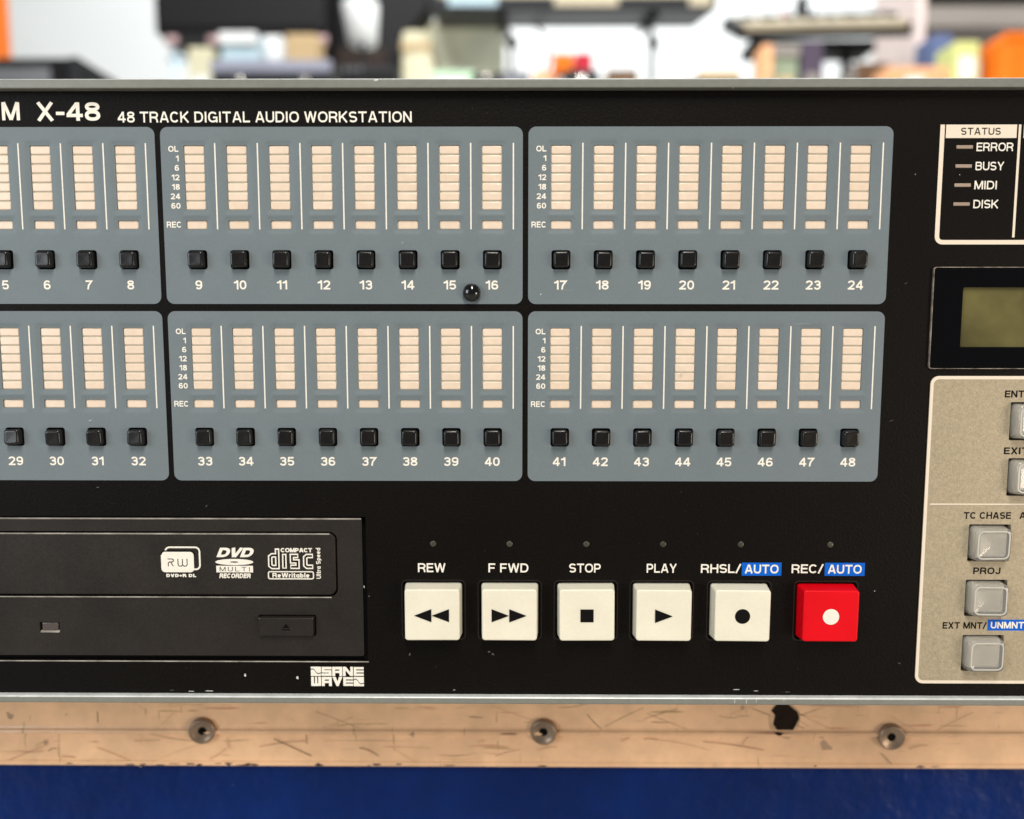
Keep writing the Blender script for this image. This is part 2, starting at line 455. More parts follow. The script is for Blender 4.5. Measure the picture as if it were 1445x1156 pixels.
    if ch == 't': W = .40; return W, [([(W * .45, .95), (W * .45, h), (W, h)], False), ([(0, x - h), (W, x - h)], False)]
    return .4, []

def text_loops(s, cap, t=.17, width=None, gap=.11, shear=0.0, space=.42, align='c'):
    x = 0; out = []
    for k, ch in enumerate(s):
        if ch == ' ': x += space; continue
        W, st = glyph(ch, t)
        for pts, cl in st:
            for q in stroke(pts, t, cl):
                out.append([(x + a + shear * b, b) for a, b in q])
        x += W + gap
    x -= gap
    sx = cap if width is None else width / x
    off = {'c': -x * sx / 2, 'l': 0, 'r': -x * sx}[align]
    return [[(off + a * sx, b * cap - cap / 2) for a, b in q] for q in out]

TXT = {}
def text(name, s, pos, cap, m, parent, t=.17, width=None, rot=0, **k):
    key = (s, cap, m.name, t, width, tuple(sorted(k.items())))
    if key not in TXT: TXT[key] = flat('text_' + s.replace(' ', '_').replace('/', '_'), text_loops(s, cap, t, width, **k), m)
    return put(name, TXT[key], parent, pos, (0, rot, 0) if rot else None)

def disc_loop(cx, cy, rx, ry=None, n=28): return [(cx + rx * math.cos(2 * math.pi * k / n), cy + (ry or rx) * math.sin(2 * math.pi * k / n)) for k in range(n)]

# ================================================================== THE RECORDER
UL, UR = -140.0, 342.0
rec = empty('audio_recorder', 'black 48 track audio recorder with slate grey meter blocks, standing on the blue road case', 'audio recorder', (101, -150, -170.7))

BW, BH = 103.5, 50.03
blocks = [(-103.5, 0.0, 1), (1.6, 0.0, 9), (106.7, 0.0, 17), (-103.5, -52.12, 25), (1.6, -52.12, 33), (106.7, -52.12, 41)]
transport = [(78.4, 'rewind'), (101.4, 'forward'), (124.35, 'stop'), (147.15, 'play'), (170.4, 'rehearse'), (196.5, 'record')]
TV, TW, TH = -141.7, 17.2, 16.5          # transport key row
led_u = [78.4, 101.35, 124.35, 147.35, 170.6, 197.3]
status_rows = [(-5.7, 'ERROR', 10.4), (-11.0, 'BUSY', 8.1), (-16.3, 'MIDI', 6.45), (-21.6, 'DISK', 7.15)]

holes = []
for bu, bv, _ in blocks:
    holes.append(rrect(BW - 1.6, BH - 1.6, 1.6, 5, bu + BW / 2, bv - BH / 2))
DX0, DX1, DZ0, DZ1 = -91.5, 58.3, -157.9, -113.1
holes.append(rrect(DX1 - DX0, DZ1 - DZ0, .5, 3, (DX0 + DX1) / 2, (DZ0 + DZ1) / 2))
for u, _ in transport: holes.append(rrect(TW + 1.0, TH + 1.0, 1.0, 5, u, TV))
for u in led_u: holes.append(disc_loop(u, -121.4, 1.1, n=20))
for v, _, _ in status_rows: holes.append(rect(228.25, 233.05, v - .55, v + .55))
SX0, SX1, SZ0, SZ1 = 224.3, 318.0, -164.2, -70.8
holes.append(rrect(SX1 - SX0 - 3, SZ1 - SZ0 - 3, 2, 5, (SX0 + SX1) / 2, (SZ0 + SZ1) / 2))
me = sheet('front_plate', rect(UL, UR, -168.25, 9.9), holes, 0, 2.2, M['black_plate'])
put('front_plate', me, rec)
# chassis behind the plate
V = [(a, h_, v) for h_ in (-2.6, -320) for a, v in ((UL + 22, -169.8), (UR - 22, -169.8), (UR - 22, 11.5), (UL + 22, 11.5))]
put('chassis', mesh_data('chassis', V, [(0, 1, 2, 3), (7, 6, 5, 4), (0, 4, 5, 1), (1, 5, 6, 2), (2, 6, 7, 3), (3, 7, 4, 0)], M['dark_well']), rec)
# rails along top and bottom edges
def arcp(ch, cv, r, a0, a1, n=5): return [(ch + r * math.cos(R(a0 + (a1 - a0) * k / (n - 1))), cv + r * math.sin(R(a0 + (a1 - a0) * k / (n - 1)))) for k in range(n)]
prof = [(-2.5, 9.92), (2.4, 9.92)] + arcp(2.5, 10.22, .3, -90, 0, 4) + arcp(2.3, 12.02, .5, 0, 90, 5) + [(-2.5, 12.52)]
put('edge_rail', extrude_profile('edge_rail', prof, UL, UR, M['rail']), rec)
prof = [(-2.5, -170.5), (1.5, -170.5)] + arcp(1.6, -170.1, .4, -90, 0, 5) + arcp(1.35, -168.93, .65, 0, 90, 6) + [(-2.5, -168.28)]
put('edge_rail', extrude_profile('edge_rail', prof, UL, UR, M['rail']), rec)

M['edge_highlight'] = mat('rail_highlight', (0.68, 0.70, 0.69), 0.4, metal=0.15, var=[(120, 0.12), (900, 0.08)])  # pale strips painting in the highlight along both rail edges
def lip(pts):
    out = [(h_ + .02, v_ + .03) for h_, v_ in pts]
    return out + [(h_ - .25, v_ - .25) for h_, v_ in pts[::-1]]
put('edge_highlight', extrude_profile('edge_highlight', lip([(2.72, 12.30), (2.6, 12.42), (2.4, 12.5), (1.6, 12.52)]), UL, UR, M['edge_highlight']), rec)
put('edge_highlight', extrude_profile('edge_highlight', lip([(1.93, -168.64), (1.8, -168.46), (1.6, -168.34), (1.3, -168.28), (.02, -168.26)]), UL, UR, M['edge_highlight']), rec)

# --- meter blocks
CU = 9.45; PITCH = 12.18
seg_me = loft('meter_segment', 5.6, 2.16, [(0, -.7, .15), (0, -.36, .15), (.08, -.28, .15), (.3, -.28, .1)], M['meter'], 2)
rec_me = loft('record_indicator', 5.7, 2.3, [(0, -.7, .15), (0, -.46, .15), (.08, -.38, .15), (.3, -.38, .1)], M['meter'], 2)
line_me = flat('separator_line', [rect(-.19, .19, -12.1, 12.1)], M['print_white'])
btn_me = loft('track_button', 4.8, 4.8, cap_rings(-1.0, 2.3, .18, .55, .8), M['cap_black'], 5, dish=.04)
floor_me = flat('button_well', [rrect(5.9, 5.9, .7)], M['dark_well'])
for bu, bv, n0 in blocks:
    row2 = bv < -1
    dv = bv + (.25 if row2 else 0)
    cu0 = bu + CU + (.0 if bu > 100 else .05)
    hl = []; ds = []; ex = []
    for i in range(8):
        c = cu0 + PITCH * i
        if c < -62: continue
        a = (c - 3.0, c + 2.85, dv - 23.25, dv - 5.05); b = (c - 3.0, c + 3.0, dv - 28.65, dv - 26.15)
        for q in (a, b):
            hl.append(rrect(q[1] - q[0], q[3] - q[2], .2, 2, (q[0] + q[1]) / 2, (q[2] + q[3]) / 2))
            ds.append(q)
        for g in (.4, .8, 1.2, 1.45):
            for q in (a, b):
                ex.append(rrect(q[1] - q[0] + 2 * g, q[3] - q[2] + 2 * g, g, 4, (q[0] + q[1]) / 2, (q[2] + q[3]) / 2))
        ex.append(rrect(a[1] - a[0] + 4.2, 28.2, 2.0, 4, (a[0] + a[1]) / 2, dv - 16.8))
        hl.append(rrect(5.5, 5.5, .75, 5, c, dv - 37.35 + (.15 if row2 else 0)))
    pm = sheet('meter_block', rrect(BW, BH, 2.2, 8, bu + BW / 2, bv - BH / 2), hl, .16, 1.25, M['grey_panel'], dishes=ds, dish_amt=.24, dish_w=1.6, extra=ex)
    blk = put('meter_block', pm, rec)
    put('meter_backing', flat('meter_backing', [rect(bu + 2, bu + BW - 2, dv - 30, dv - 4)], M['meter_back']), blk, (0, -.50, 0))
    for i in range(8):
        c = cu0 + PITCH * i
        if c < -62: continue
        num = n0 + i
        for k in range(7):
            put('meter_segment', seg_me, blk, (c - .08, random.uniform(-.02, .02), dv - 5.05 - 1.3 - 2.6 * k), (0, random.uniform(-.006, .006), 0))
        put('record_indicator', rec_me, blk, (c + random.uniform(-.1, .1), 0, dv - 27.4), (0, random.uniform(-.012, .012), 0))
        put('separator_line', line_me, blk, (c + 6.05, .205, dv - 16.6))
        bvv = dv - 37.35 + (.15 if row2 else 0)
        put('button_well', floor_me, blk, (c, -1.05, bvv))
        put('track_button', btn_me, blk, (c + random.uniform(-.12, .12), random.uniform(-.15, .2), bvv + random.uniform(-.1, .08)),
            (random.uniform(-.05, .04), random.uniform(-.03, .03), random.uniform(-.05, .05)))
        text('track_number', str(num), (c - (.15 if num > 9 else 0), .205, dv - 44.55 + (.1 if row2 else 0)), 2.62, M['print_white'], blk, t=.185, gap=.13)
    if bu > -50:
        for k, s in enumerate(('OL', '1', '6', '12', '18', '24', '60')):
            text('scale_mark', s, (bu + 5.1, .205, dv - 6.1 - 2.655 * k), 1.62, M['print_white'], blk, t=.20, align='r', gap=.12)
        text('scale_mark', 'REC', (bu + 5.15, .205, dv - 27.35), 1.7, M['print_white'], blk, t=.19, align='r', width=4.25, gap=.12)

# glossy dome between tracks 15 and 16
prof = [(2.55, 0.15), (2.65, .6), (2.6, 1.1), (2.35, 1.75), (1.9, 2.25), (1.3, 2.6), (.6, 2.78)]
V = []; F = []; n = 28
for r_, h_ in prof: V += [(r_ * math.cos(2 * math.pi * k / n), h_, r_ * math.sin(2 * math.pi * k / n)) for k in range(n)]
for a in range(len(prof) - 1):
    for k in range(n): F.append((a * n + k, a * n + (k + 1) % n, (a + 1) * n + (k + 1) % n, (a + 1) * n + k))
c = len(V); V.append((0, 2.82, 0))
for k in range(n): F.append(((len(prof) - 1) * n + k, (len(prof) - 1) * n + (k + 1) % n, c))
put('dome_stud', mesh_data('dome_stud', V, F, M['gloss_black'], True), rec, (90.35, 0, -46.75), label='round glossy black dome stud')

# --- titles
text('maker_name', 'TASCAM', (-38.25, .05, 4.4), 5.0, M['print_white'], rec, t=.185, align='r', gap=.14)
text('model_name', 'X-48', (-24.35, .05, 4.3), 5.1, M['print_white'], rec, t=.18, width=18.2, gap=.1)
text('model_description', '48 TRACK DIGITAL AUDIO WORKSTATION', (31.6, .05, 2.75), 3.0, M['print_white'], rec, t=.165, width=83.8, gap=.13, space=.40)

# --- status box
U0 = 223.45
fr = [(U0 + .6, .45), (U0 + .6, -30.4)] + arc(U0 + 2.4, -30.5, 1.8, 1.85, 180, 270, 7) + [(330, -32.35)]
put('status_outline', flat('status_outline', stroke(fr, 1.25), M['border_cream']), rec, (0, .05, 0))
hd = put('status_header', flat('status_header', [rect(225.05, 245.05, -3.25, .45)], M['border_cream']), rec, (0, .05, 0))
text('status_title', 'STATUS', (234.9, .09, -1.4), 1.95, M['print_dark'], hd, t=.155, width=11.2, gap=.16)
put('status_header', flat('status_header', [rect(247.0, 267.0, -3.25, .45)], M['border_cream']), rec, (0, .05, 0))
put('status_divider', flat('status_divider', [rect(245.55, 246.25, -31.0, .45)], M['border_cream']), rec, (0, .05, 0))
sl_me = loft('status_led', 4.7, 1.0, [(0, -1, .1), (0, -.1, .1), (.06, 0.02, .1), (.2, 0.02, .1)], M['led_status'], 2)
for v, s, wd in status_rows:
    put('status_led', sl_me, rec, (230.65, 0, v), (0, random.uniform(-.01, .01), 0))
    text('status_label', s, (233.95, .05, v), 2.35, M['print_white'], rec, t=.155, width=wd, align='l')

# --- display window
LX0, LX1, LZ0, LZ1 = 223.4, 318.0, -68.7, -39.4
lw, lh = LX1 - LX0, LZ1 - LZ0
lcx, lcz = (LX0 + LX1) / 2, (LZ0 + LZ1) / 2
put('display_bezel', sheet('display_bezel', rrect(lw, lh, .8, 6, lcx, lcz), [rrect(lw - .38, lh - .38, .7, 6, lcx, lcz)], .74, .8, M['lcd_edge']), rec)
scr = rrect(74, 17.15, .3, 3, 232.0 + 37, -53.8)
lens_ = put('display_window', sheet('display_window', rrect(lw - .4, lh - .4, .8, 6, lcx, lcz), [scr], .86, .9, M['lcd_glass']), rec)
put('display_screen', flat('display_screen', [rect(231.5, 307, -63.0, -44.7)], M['lcd_screen']), lens_, (0, .12, 0))

# --- silver control panel
keys = [(254.3, -84.1), (254.6, -100.7), (244.2, -120.6), (244.2, -137.5), (244.2, -154.6), (268.2, -84.1), (268.6, -100.7), (266.0, -120.6), (266.0, -137.5), (266.0, -154.6)]
hl = [rrect(12.4, 11.3, .35, 3, u, v) for u, v in keys]
scx, scz = (SX0 + SX1) / 2, (SZ0 + SZ1) / 2
sp = put('control_panel', sheet('control_panel', rrect(SX1 - SX0, SZ1 - SZ0, 2.4, 8, scx, scz), hl, .30, 1.6, M['silver_panel']), rec)
o_ = rrect(SX1 - SX0 - 1.0, SZ1 - SZ0 - 1.0, 2.0, 8, scx, scz)
put('panel_border', flat('panel_border', stroke(o_, .95, True), M['border_cream']), sp, (0, .34, 0))
put('panel_divider', flat('panel_divider', [rect(226.0, 310, -.2 - 108.85, .2 - 108.85)], M['border_cream']), sp, (0, .34, 0))
wells = flat('key_well', [rrect(13, 12, .5)], M['dark_well'])
key_me = loft('panel_key', 11.5, 10.5, cap_rings(-1.2, 3.2, .45, .7, 1.4, 6) + [(1.6, 3.0, .8), (1.9, 2.88, .7)], M['key_clear'], 7, dish=.35)
rim_me = flat('key_rim_shine', stroke(rrect(9.2, 8.2, 1.5, 6), .42, True), mat('key_rim_shine', (0.56, 0.53, 0.46), 0.25, coat=.5))  # pale ring paints the bright reflection round the clear key's edge
core_me = loft('key_core', 9.0, 8.0, [(0, -1.3, .8), (0, .9, .8), (.5, 1.2, .6)], mat('key_core', (0.52, 0.48, 0.40), 0.5), 4)
for u, v in keys:
    put('key_well', wells, sp, (u, -1.4, v))
    put('key_core', core_me, sp, (u, 0, v))
    kp_, kr_ = (u - .15 + random.uniform(-.12, .12), random.uniform(-.1, .1), v + .05), (random.uniform(-.03, .03), random.uniform(-.015, .015), random.uniform(-.03, .03))
    put('panel_key', key_me, sp, kp_, kr_)
    put('key_rim_shine', rim_me, sp, (kp_[0], kp_[1] + 3.23, kp_[2]), kr_)
def klabel(s, u, v, wd=None, al='l', m='print_dark', h=.34, cap=2.05):
    return text('key_label', s, (u, h, v), cap, M[m], sp, t=.20, width=wd, align=al)
klabel('ENTER', 246.15, -76.05, 9.6)
klabel('EXIT', 246.9, -92.85, 7.2)
klabel('TC CHASE', 236.2, -112.25, 14.0)
klabel('AUTO', 252.7, -112.25, 8.0)
klabel('PROJ', 240.0, -129.1, 8.1)
klabel('EXT MNT/', 231.8, -146.0, 13.1)
put('label_patch', flat('label_patch', [rect(245.3, 257.2, -147.55, -144.15)], M['print_blue']), sp, (0, .34, 0))
klabel('UNMNT', 246.2, -145.85, 10.0, m='print_white', h=.38)

# --- transport keys
face_h = 4.6
white_me = loft('transport_key', TW, TH, cap_rings(-1.0, face_h, .48, .42, .9, 5), M['cap_white'], 6, dish=.12)
red_me = loft('transport_key', TW, TH, cap_rings(-1.0, face_h, .48, .42, .9, 5), M['cap_red'], 6, dish=.12)
well_me = flat('key_well', [rrect(TW + 1.6, TH + 1.6, 1)], M['dark_well'])
lip_me = flat('key_surround', stroke(rrect(TW + 1.9, TH + 1.9, 1.4, 6), .22, True), M['drive'])
def tri(x0, x1, y, hh): return [(x0, y), (x1, y + hh), (x1, y - hh)]
symb = {'rewind': [tri(-5.2, -.05, 0, 2.0), tri(0.05, 5.2, 0, 2.0)],
        'forward': [tri(-.05, -5.2, 0, 2.0)[::-1], tri(5.2, .05, 0, 2.0)[::-1]],
        'stop': [rect(-1.95, 1.95, -1.95, 1.95)],
        'play': [tri(2.6, -2.6, 0, 2.05)[::-1]],
        'rehearse': [disc_loop(0, 0, 2.25)], 'record': [disc_loop(0, 0, 2.4)]}
soff = {'rewind': -.2, 'forward': -.1, 'stop': 0, 'play': 0.0, 'rehearse': 0, 'record': 0}
for u, k in transport:
    rz = random.uniform(-.008, .008)
    key = put('transport_key', red_me if k == 'record' else white_me, rec, (u, random.uniform(-.1, .1), TV), (random.uniform(-.012, .012), rz, random.uniform(-.012, .012)))
    key['label'] = {'rewind': 'white rewind key', 'forward': 'white fast forward key', 'stop': 'white stop key', 'play': 'white play key', 'rehearse': 'white rehearse key', 'record': 'red record key'}[k]
    # symbol printed just proud of the dished face
    put('key_symbol', flat('key_symbol', symb[k], M['print_white'] if k == 'record' else M['print_dark']), key, (u + soff[k], face_h + .015, TV - .15))
    put('key_well', well_me, rec, (u, -1.3, TV))
    put('key_surround', lip_me, rec, (u, .04, TV))
for u in led_u:
    put('indicator_lamp', loft('indicator_lamp', 2.15, 2.15, [(0, -1, 1.07), (0, -.3, 1.07), (.25, -.08, .82), (.6, 0, .47)], M['led_dull'], 6), rec, (u, 0, -121.4))
for s, u, wd in (('REW', 77.95, 8.3), ('F FWD', 101.0, 12.0), ('STOP', 124.0, 9.5), ('PLAY', 147.0, 9.0)):
    text('transport_label', s, (u, .05, -128.65), 2.75, M['print_white'], rec, t=.168, width=wd)
for s, u, wd, b0, b1 in (('RHSL/', 158.75, 11.9, 171.0, 182.85), ('REC/', 185.9, 9.4, 195.8, 207.75)):
    text('transport_label', s, (u, .05, -128.7), 2.7, M['print_white'], rec, t=.168, width=wd, align='l')
    pt = put('label_patch', flat('label_patch', [rect(b0, b1, -130.85, -126.85)], M['print_blue']), rec, (0, .05, 0))
    text('patch_text', 'AUTO', ((b0 + b1) / 2, .09, -128.8), 2.7, M['print_white'], pt, t=.18, width=10.1)

# --- disc drive
drv_c = ((-90.8 + 57.0) / 2, (-156.5 - 113.75) / 2)
dh = [rrect(139.8 + 1.2, 18.9 + 1.2, 2.5, 7, 48.9 - 139.8 / 2, -127.85), rrect(17.4, 6.6, .4, 3, 33.9, -146.9), rect(-41.75, -35.65, -149.3, -146.1)]
drv = put('disc_drive', sheet('disc_drive', rrect(147.8, 42.75, .5, 4, *drv_c), dh, -.55, 3.0, M['drive'], wall_mat=M['drive']), rec, label='black DVD recorder drive set into the panel')
put('drive_recess', flat('drive_recess', [rect(DX0 - 1, DX1 + 1, DZ0 - 1, DZ1 + 1)], M['dark_well']), drv, (0, -2.15, 0))
edge = lambda x0, x1, y0, y1, nm, hh=.0, mm='drive_edge': put(nm, flat(nm, [rect(x0, x1, y0, y1)], M[mm]), drv, (0, hh, 0))
tray = put('disc_tray', loft('disc_tray', 139.8, 18.9, [(0, -2, 2.0), (0, -.52, 2.0), (.12, -.38, 2.0), (.30, -.33, 1.9), (.6, -.33, 1.8)], M['drive'], 8), drv, (48.9 - 139.8 / 2, 0, -127.85))
bz = [(0, .0, .5), (0, .0, .5)]
# edge highlights put into pale colour: bevelled strips standing where the moulding turns
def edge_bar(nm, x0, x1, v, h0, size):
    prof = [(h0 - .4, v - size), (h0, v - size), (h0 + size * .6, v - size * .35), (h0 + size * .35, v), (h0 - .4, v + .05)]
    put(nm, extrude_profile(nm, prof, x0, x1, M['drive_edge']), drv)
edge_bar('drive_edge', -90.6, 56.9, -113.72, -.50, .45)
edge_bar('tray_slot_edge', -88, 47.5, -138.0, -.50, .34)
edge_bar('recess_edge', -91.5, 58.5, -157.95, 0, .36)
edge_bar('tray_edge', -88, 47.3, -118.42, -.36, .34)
ej = put('eject_button', loft('eject_button', 16.6, 5.8, cap_rings(-1.5, .9, .1, .3, .35), M['drive'], 4), drv, (33.8, 0, -146.95))
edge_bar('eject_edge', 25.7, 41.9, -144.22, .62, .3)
put('eject_symbol', flat('eject_symbol', [[(-1.1, .0), (1.1, .0), (0, 1.35)], rect(-1.15, 1.15, -.75, -.35)], M['dark_well']), ej, (33.8, .93, -147.2))
put('drive_lamp', loft('drive_lamp', 4.8, 2.4, [(0, -1.4, .1), (0, -.72, .1), (.1, -.62, .1), (.3, -.62, .1)], M['led_window'], 2), drv, (-38.6, 0, -147.55))
put('lamp_recess', flat('lamp_recess', [rect(-42.2, -35.2, -149.9, -145.6)], M['dark_well']), drv, (0, -1.45, 0))
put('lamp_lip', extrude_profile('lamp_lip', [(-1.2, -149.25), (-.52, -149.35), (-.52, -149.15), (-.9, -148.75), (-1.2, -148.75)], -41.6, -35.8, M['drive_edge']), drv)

TH_ = -.30                                    # tray print level
# logo 1: RW
u0, z1 = -3.7, -122.75
l1 = put('disc_logo', flat('disc_logo', [rrect(9.9, 6.3, 1.1, 6, u0 + 4.95, -127.2 + .0)] +
         stroke(rrect(10.3, 6.8, 1.3, 6, u0 + 6.55, -126.05), .5, True), M['print_white']), tray, (0, TH_, 0))
put('logo_gap', flat('logo_gap', stroke(rrect(10.05, 6.9, 1.2, 6, u0 + 5.1, -127.25)[:12], .42), M['dark_well']), l1, (0, TH_ + .02, 0))
rw = stroke([(-3.1, .95), (-1.75, .95), (-1.35, .75), (-1.35, .3), (-1.75, .05), (-2.6, .05), (-2.95, -.3), (-2.95, -1.3)], .26) + stroke([(-2.2, .05), (-1.45, -1.3)], .26) + \
     stroke([(0.0, 1.05), (0.0, -.8), (.35, -1.25), (1.0, -1.25), (1.35, -.8), (1.35, .9)], .26) + stroke([(1.35, -.8), (1.7, -1.25), (2.4, -1.25), (2.75, -.8), (2.75, 1.05)], .26)
put('logo_letters', flat('logo_letters', rw, M['dark_well']), l1, (u0 + 5.1, TH_ + .03, -127.2))
text('logo_text', 'DVD+R DL', (u0 + 5.9, TH_, -131.35), 1.0, M['print_white'], tray, t=.30, width=9.0, gap=.14)
# logo 2: DVD multi recorder
text('logo_text', 'DVD', (18.35, TH_, -124.2), 2.9, M['print_white'], tray, t=.26, width=10.6, shear=.3, gap=.0)
l2 = put('disc_logo', flat('disc_logo', [disc_loop(18.4, -127.15, 5.75, .95), rect(12.9, 24.0, -130.35, -128.3)], M['print_white']), tray, (0, TH_, 0))
put('logo_gap', flat('logo_gap', [disc_loop(18.4, -127.15, 1.3, .2)], M['dark_well']), l2, (0, TH_ + .02, 0))
text('logo_text', 'MULTI', (18.5, TH_ + .02, -129.35), 1.35, M['dark_well'], l2, t=.12, width=9.2, gap=.4)
text('logo_text', 'RECORDER', (18.4, TH_, -131.4), 1.45, M['print_white'], tray, t=.26, width=9.4, shear=.2, gap=.08)
# logo 3: compact disc
text('logo_text', 'COMPACT', (37.25, TH_, -123.45), 1.3, M['print_white'], tray, t=.25, width=9.5, gap=.04)
dk = [[(30.9, -122.9), (30.9, -128.6)], arc(30.9, -126.9, -2.0, 1.6, 90 + 180, 270 + 180, 3)]
dsc = stroke([(31.3, -122.5), (31.3, -128.7), (29.6, -128.7), (28.95, -128.2), (28.95, -125.3), (29.6, -124.8), (31.3, -124.8)], 1.5) + \
      stroke([(33.65, -124.3), (33.65, -129.2)], 1.5) + \
      stroke([(38.3, -125.0), (36.2, -125.0), (36.2, -126.8), (38.0, -126.8), (38.0, -128.6), (35.6, -128.6)], 1.5) + \
      stroke([(43.2, -125.0), (41.2, -125.0), (40.6, -125.5), (40.6, -128.1), (41.2, -128.6), (43.2, -128.6)], 1.5)
dsi = stroke([(31.3, -123.0), (31.3, -128.7), (29.6, -128.7), (28.95, -128.2), (28.95, -125.3), (29.6, -124.8), (31.3, -124.8)], .6) + \
      stroke([(33.65, -124.7), (33.65, -128.9)], .6) + \
      stroke([(38.0, -125.0), (36.2, -125.0), (36.2, -126.8), (38.0, -126.8), (38.0, -128.6), (35.9, -128.6)], .6) + \
      stroke([(42.9, -125.0), (41.2, -125.0), (40.6, -125.5), (40.6, -128.1), (41.2, -128.6), (42.9, -128.6)], .6)
sq = lambda L_: [[(28.6 + (a - 28.2) * .905, -126.9 + (b + 126.8) * .93) for a, b in q_] for q_ in L_]
dsc, dsi = sq(dsc), sq(dsi)
l3 = put('disc_logo', flat('disc_logo', dsc, M['print_white']), tray, (0, TH_, 0))
put('logo_letters', flat('logo_letters', dsi, M['dark_well']), l3, (0, TH_ + .03, 0))
put('logo_frame', flat('logo_frame', stroke(rrect(13.6, 2.2, .5, 4, 35.4, -131.2), .35, True), M['print_white']), tray, (0, TH_, 0))
text('logo_text', 'ReWritable', (35.4, TH_, -131.2), 1.45, M['print_white'], tray, t=.22, width=11.2, gap=.12)
text('logo_text', 'Ultra Speed', (43.75, TH_, -127.5), 1.35, M['print_white'], tray, t=.2, width=9.5, rot=-math.pi / 2, gap=.12)

# --- studio logo
cw, chh = 3.26, 3.07
def cell(i, j, pts, t=.30, closed=False):
    x0 = 40.75 + cw * i; y0 = -162.62 - 3.2 * j
    return [[(x0 + a * (cw - .16), y0 + b * (chh - .12)) for a, b in q] for q in stroke(pts, t, closed)]
def poly(i, j, pts):
    x0 = 40.75 + cw * i; y0 = -162.62 - 3.2 * j
    return [[(x0 + a * (cw - .16), y0 + b * (chh - .12)) for a, b in pts]]
q = .15
lg = []
def wave(i, j):
    top = [(0, .72), (.22, .76), (.4, .6), (.55, .35), (.72, .24), (1, .34)]
    g = .05
    up = [(a, b + g) for a, b in top]; dn = [(a, b - g) for a, b in top]
    return poly(i, j, up + [(1, 1), (0, 1)]) + poly(i, j, [(0, 0), (1, 0)] + dn[::-1])
lg += wave(0, 0) + wave(4, 1)
lg += cell(1, 0, [(1, 1 - q), (q, 1 - q), (q, .5), (1 - q, .5), (1 - q, q), (0, q)], .27)
A_ = lambda i, j: cell(i, j, [(q, 0), (q, 1 - q), (1 - q, 1 - q), (1 - q, 0)], .29) + cell(i, j, [(q, .45), (1 - q, .45)], .25)
lg += A_(2, 0)
lg += poly(3, 0, [(0, 0), (.27, 0), (.27, .62), (.73, 0), (1, 0), (1, 1), (.73, 1), (.73, .42), (.3, 1), (0, 1)])
E_ = lambda i, j: cell(i, j, [(1, 1 - q), (q, 1 - q), (q, q), (1, q)], .25) + cell(i, j, [(q, .5), (1, .5)], .22)
lg += E_(4, 0)
lg += cell(0, 1, [(q, 1), (q, q), (1 - q, q), (1 - q, 1)], .28) + cell(0, 1, [(.5, 0), (.5, 1)], .22)
lg += A_(1, 1)
lg += poly(2, 1, [(0, 1), (.34, 1), (.5, .5), (.66, 1), (1, 1), (.6, 0), (.4, 0)])
lg += E_(3, 1)
put('studio_logo', flat('studio_logo', lg, M['print_white']), rec, (0, .05, 0))

# --- chips, scuffs and dust on the plate
M['chip'] = mat('bare_chip', (0.62, 0.62, 0.58), 0.5, var=[(2000, 0.5)])
M['scuff'] = mat('faint_scuff', (0.10, 0.092, 0.085), 0.6, var=[(1500, 0.5)])
def chip(u, v, a, b, ang=0, m='chip', parent=rec, h=.06):
    pts = []
    n = 9
    for k in range(n):
        t = 2 * math.pi * k / n; r_ = random.uniform(.65, 1.1)
        x, y = a * r_ * math.cos(t), b * r_ * math.sin(t)
        pts.append((x * math.cos(ang) - y * math.sin(ang), x * math.sin(ang) + y * math.cos(ang)))
    put('paint_chip', flat('paint_chip', [pts], M[m]), parent, (u, h, v))
for a in [(20.6, -162.4, .32, .5, 0), (36.6, -163.2, .45, .55, .3), (96.3, -155.6, .55, .35, -.6, 'scuff'), (95.2, -154.8, .5, .25, .2, 'scuff'), (71.0, -155.7, .2, .6, -.3, 'scuff'),
          (-21.5, -104.3, .5, .18, 0, 'scuff'), (10.8, -109.9, .45, .14, .8, 'scuff'), (84.5, -166.9, .5, .1, 0), (240.6 - 11, -13.4, .12, .12, 0), (217.0, -13.3, .15, .15, 0),
          (215.8, -44.0, .6, .07, .3, 'scuff'), (213.5, -84.0, .7, .08, .25, 'scuff'), (57.5, -134.6, .15, .5, 0), (58.9, -137.5, .2, .25, 0, 'scuff'),
          (170.5, -166.5, 1.2, .12, 0), (176.5, -166.9, .9, .1, 0), (186, -167.2, .9, .12, 0, 'scuff'), (9.5, -167.5, 1.5, .12, 0), (4, -167.6, 1, .1, 0), (-2, -167.3, .8, .1, 0, 'scuff'),
          (211, -135.5, .15, .2, 0), (219.5, -158, .1, .6, 1.2, 'scuff'), (93.9, -123.5, .12, .12, 0, 'scuff'), (140, -121, .12, .12, 0, 'scuff')]:
    chip(*a)
for _ in range(70):
    u, v = random.uniform(-45, 255), random.choice([random.uniform(-167.5, -158.6), random.uniform(-112, -104), random.uniform(3, 9), random.uniform(-167, -104)])
    if (v < -112 and v > -158 and u < 60) or u > 222: continue
    if any(abs(u - t_) < 10 for t_, _k in transport) and -152 < v < -119: continue
    r_ = random.uniform(.04, .11)
    chip(u, v, r_, r_ * random.uniform(.6, 1.5), random.uniform(0, 3), 'scuff')
for a in [(183, -7, .3, .2, 0), (110.4, -47.2, .14, .3, -.4), (103.5 + 48, -70.2, .25, .7, .1), (45.5, -71, .25, .3, 0), (-22.6, -84.2, .5, .15, .3)]:
    chip(*a, m='chip', h=.21)
for u, v, a, b in [(64, 12.1, .7, .3), (69, 12.35, .25, .15), (173, -169.2, .12, .9), (169.5, -169.3, .1, .8), (180.0, -168.6, 1.6, .1), (176.0, -169.0, .08, .9), (45, 12.3, .3, .1)]:
    chip(u, v, a, b, 0, 'chip', h=2.83 if v > 0 else 2.03)

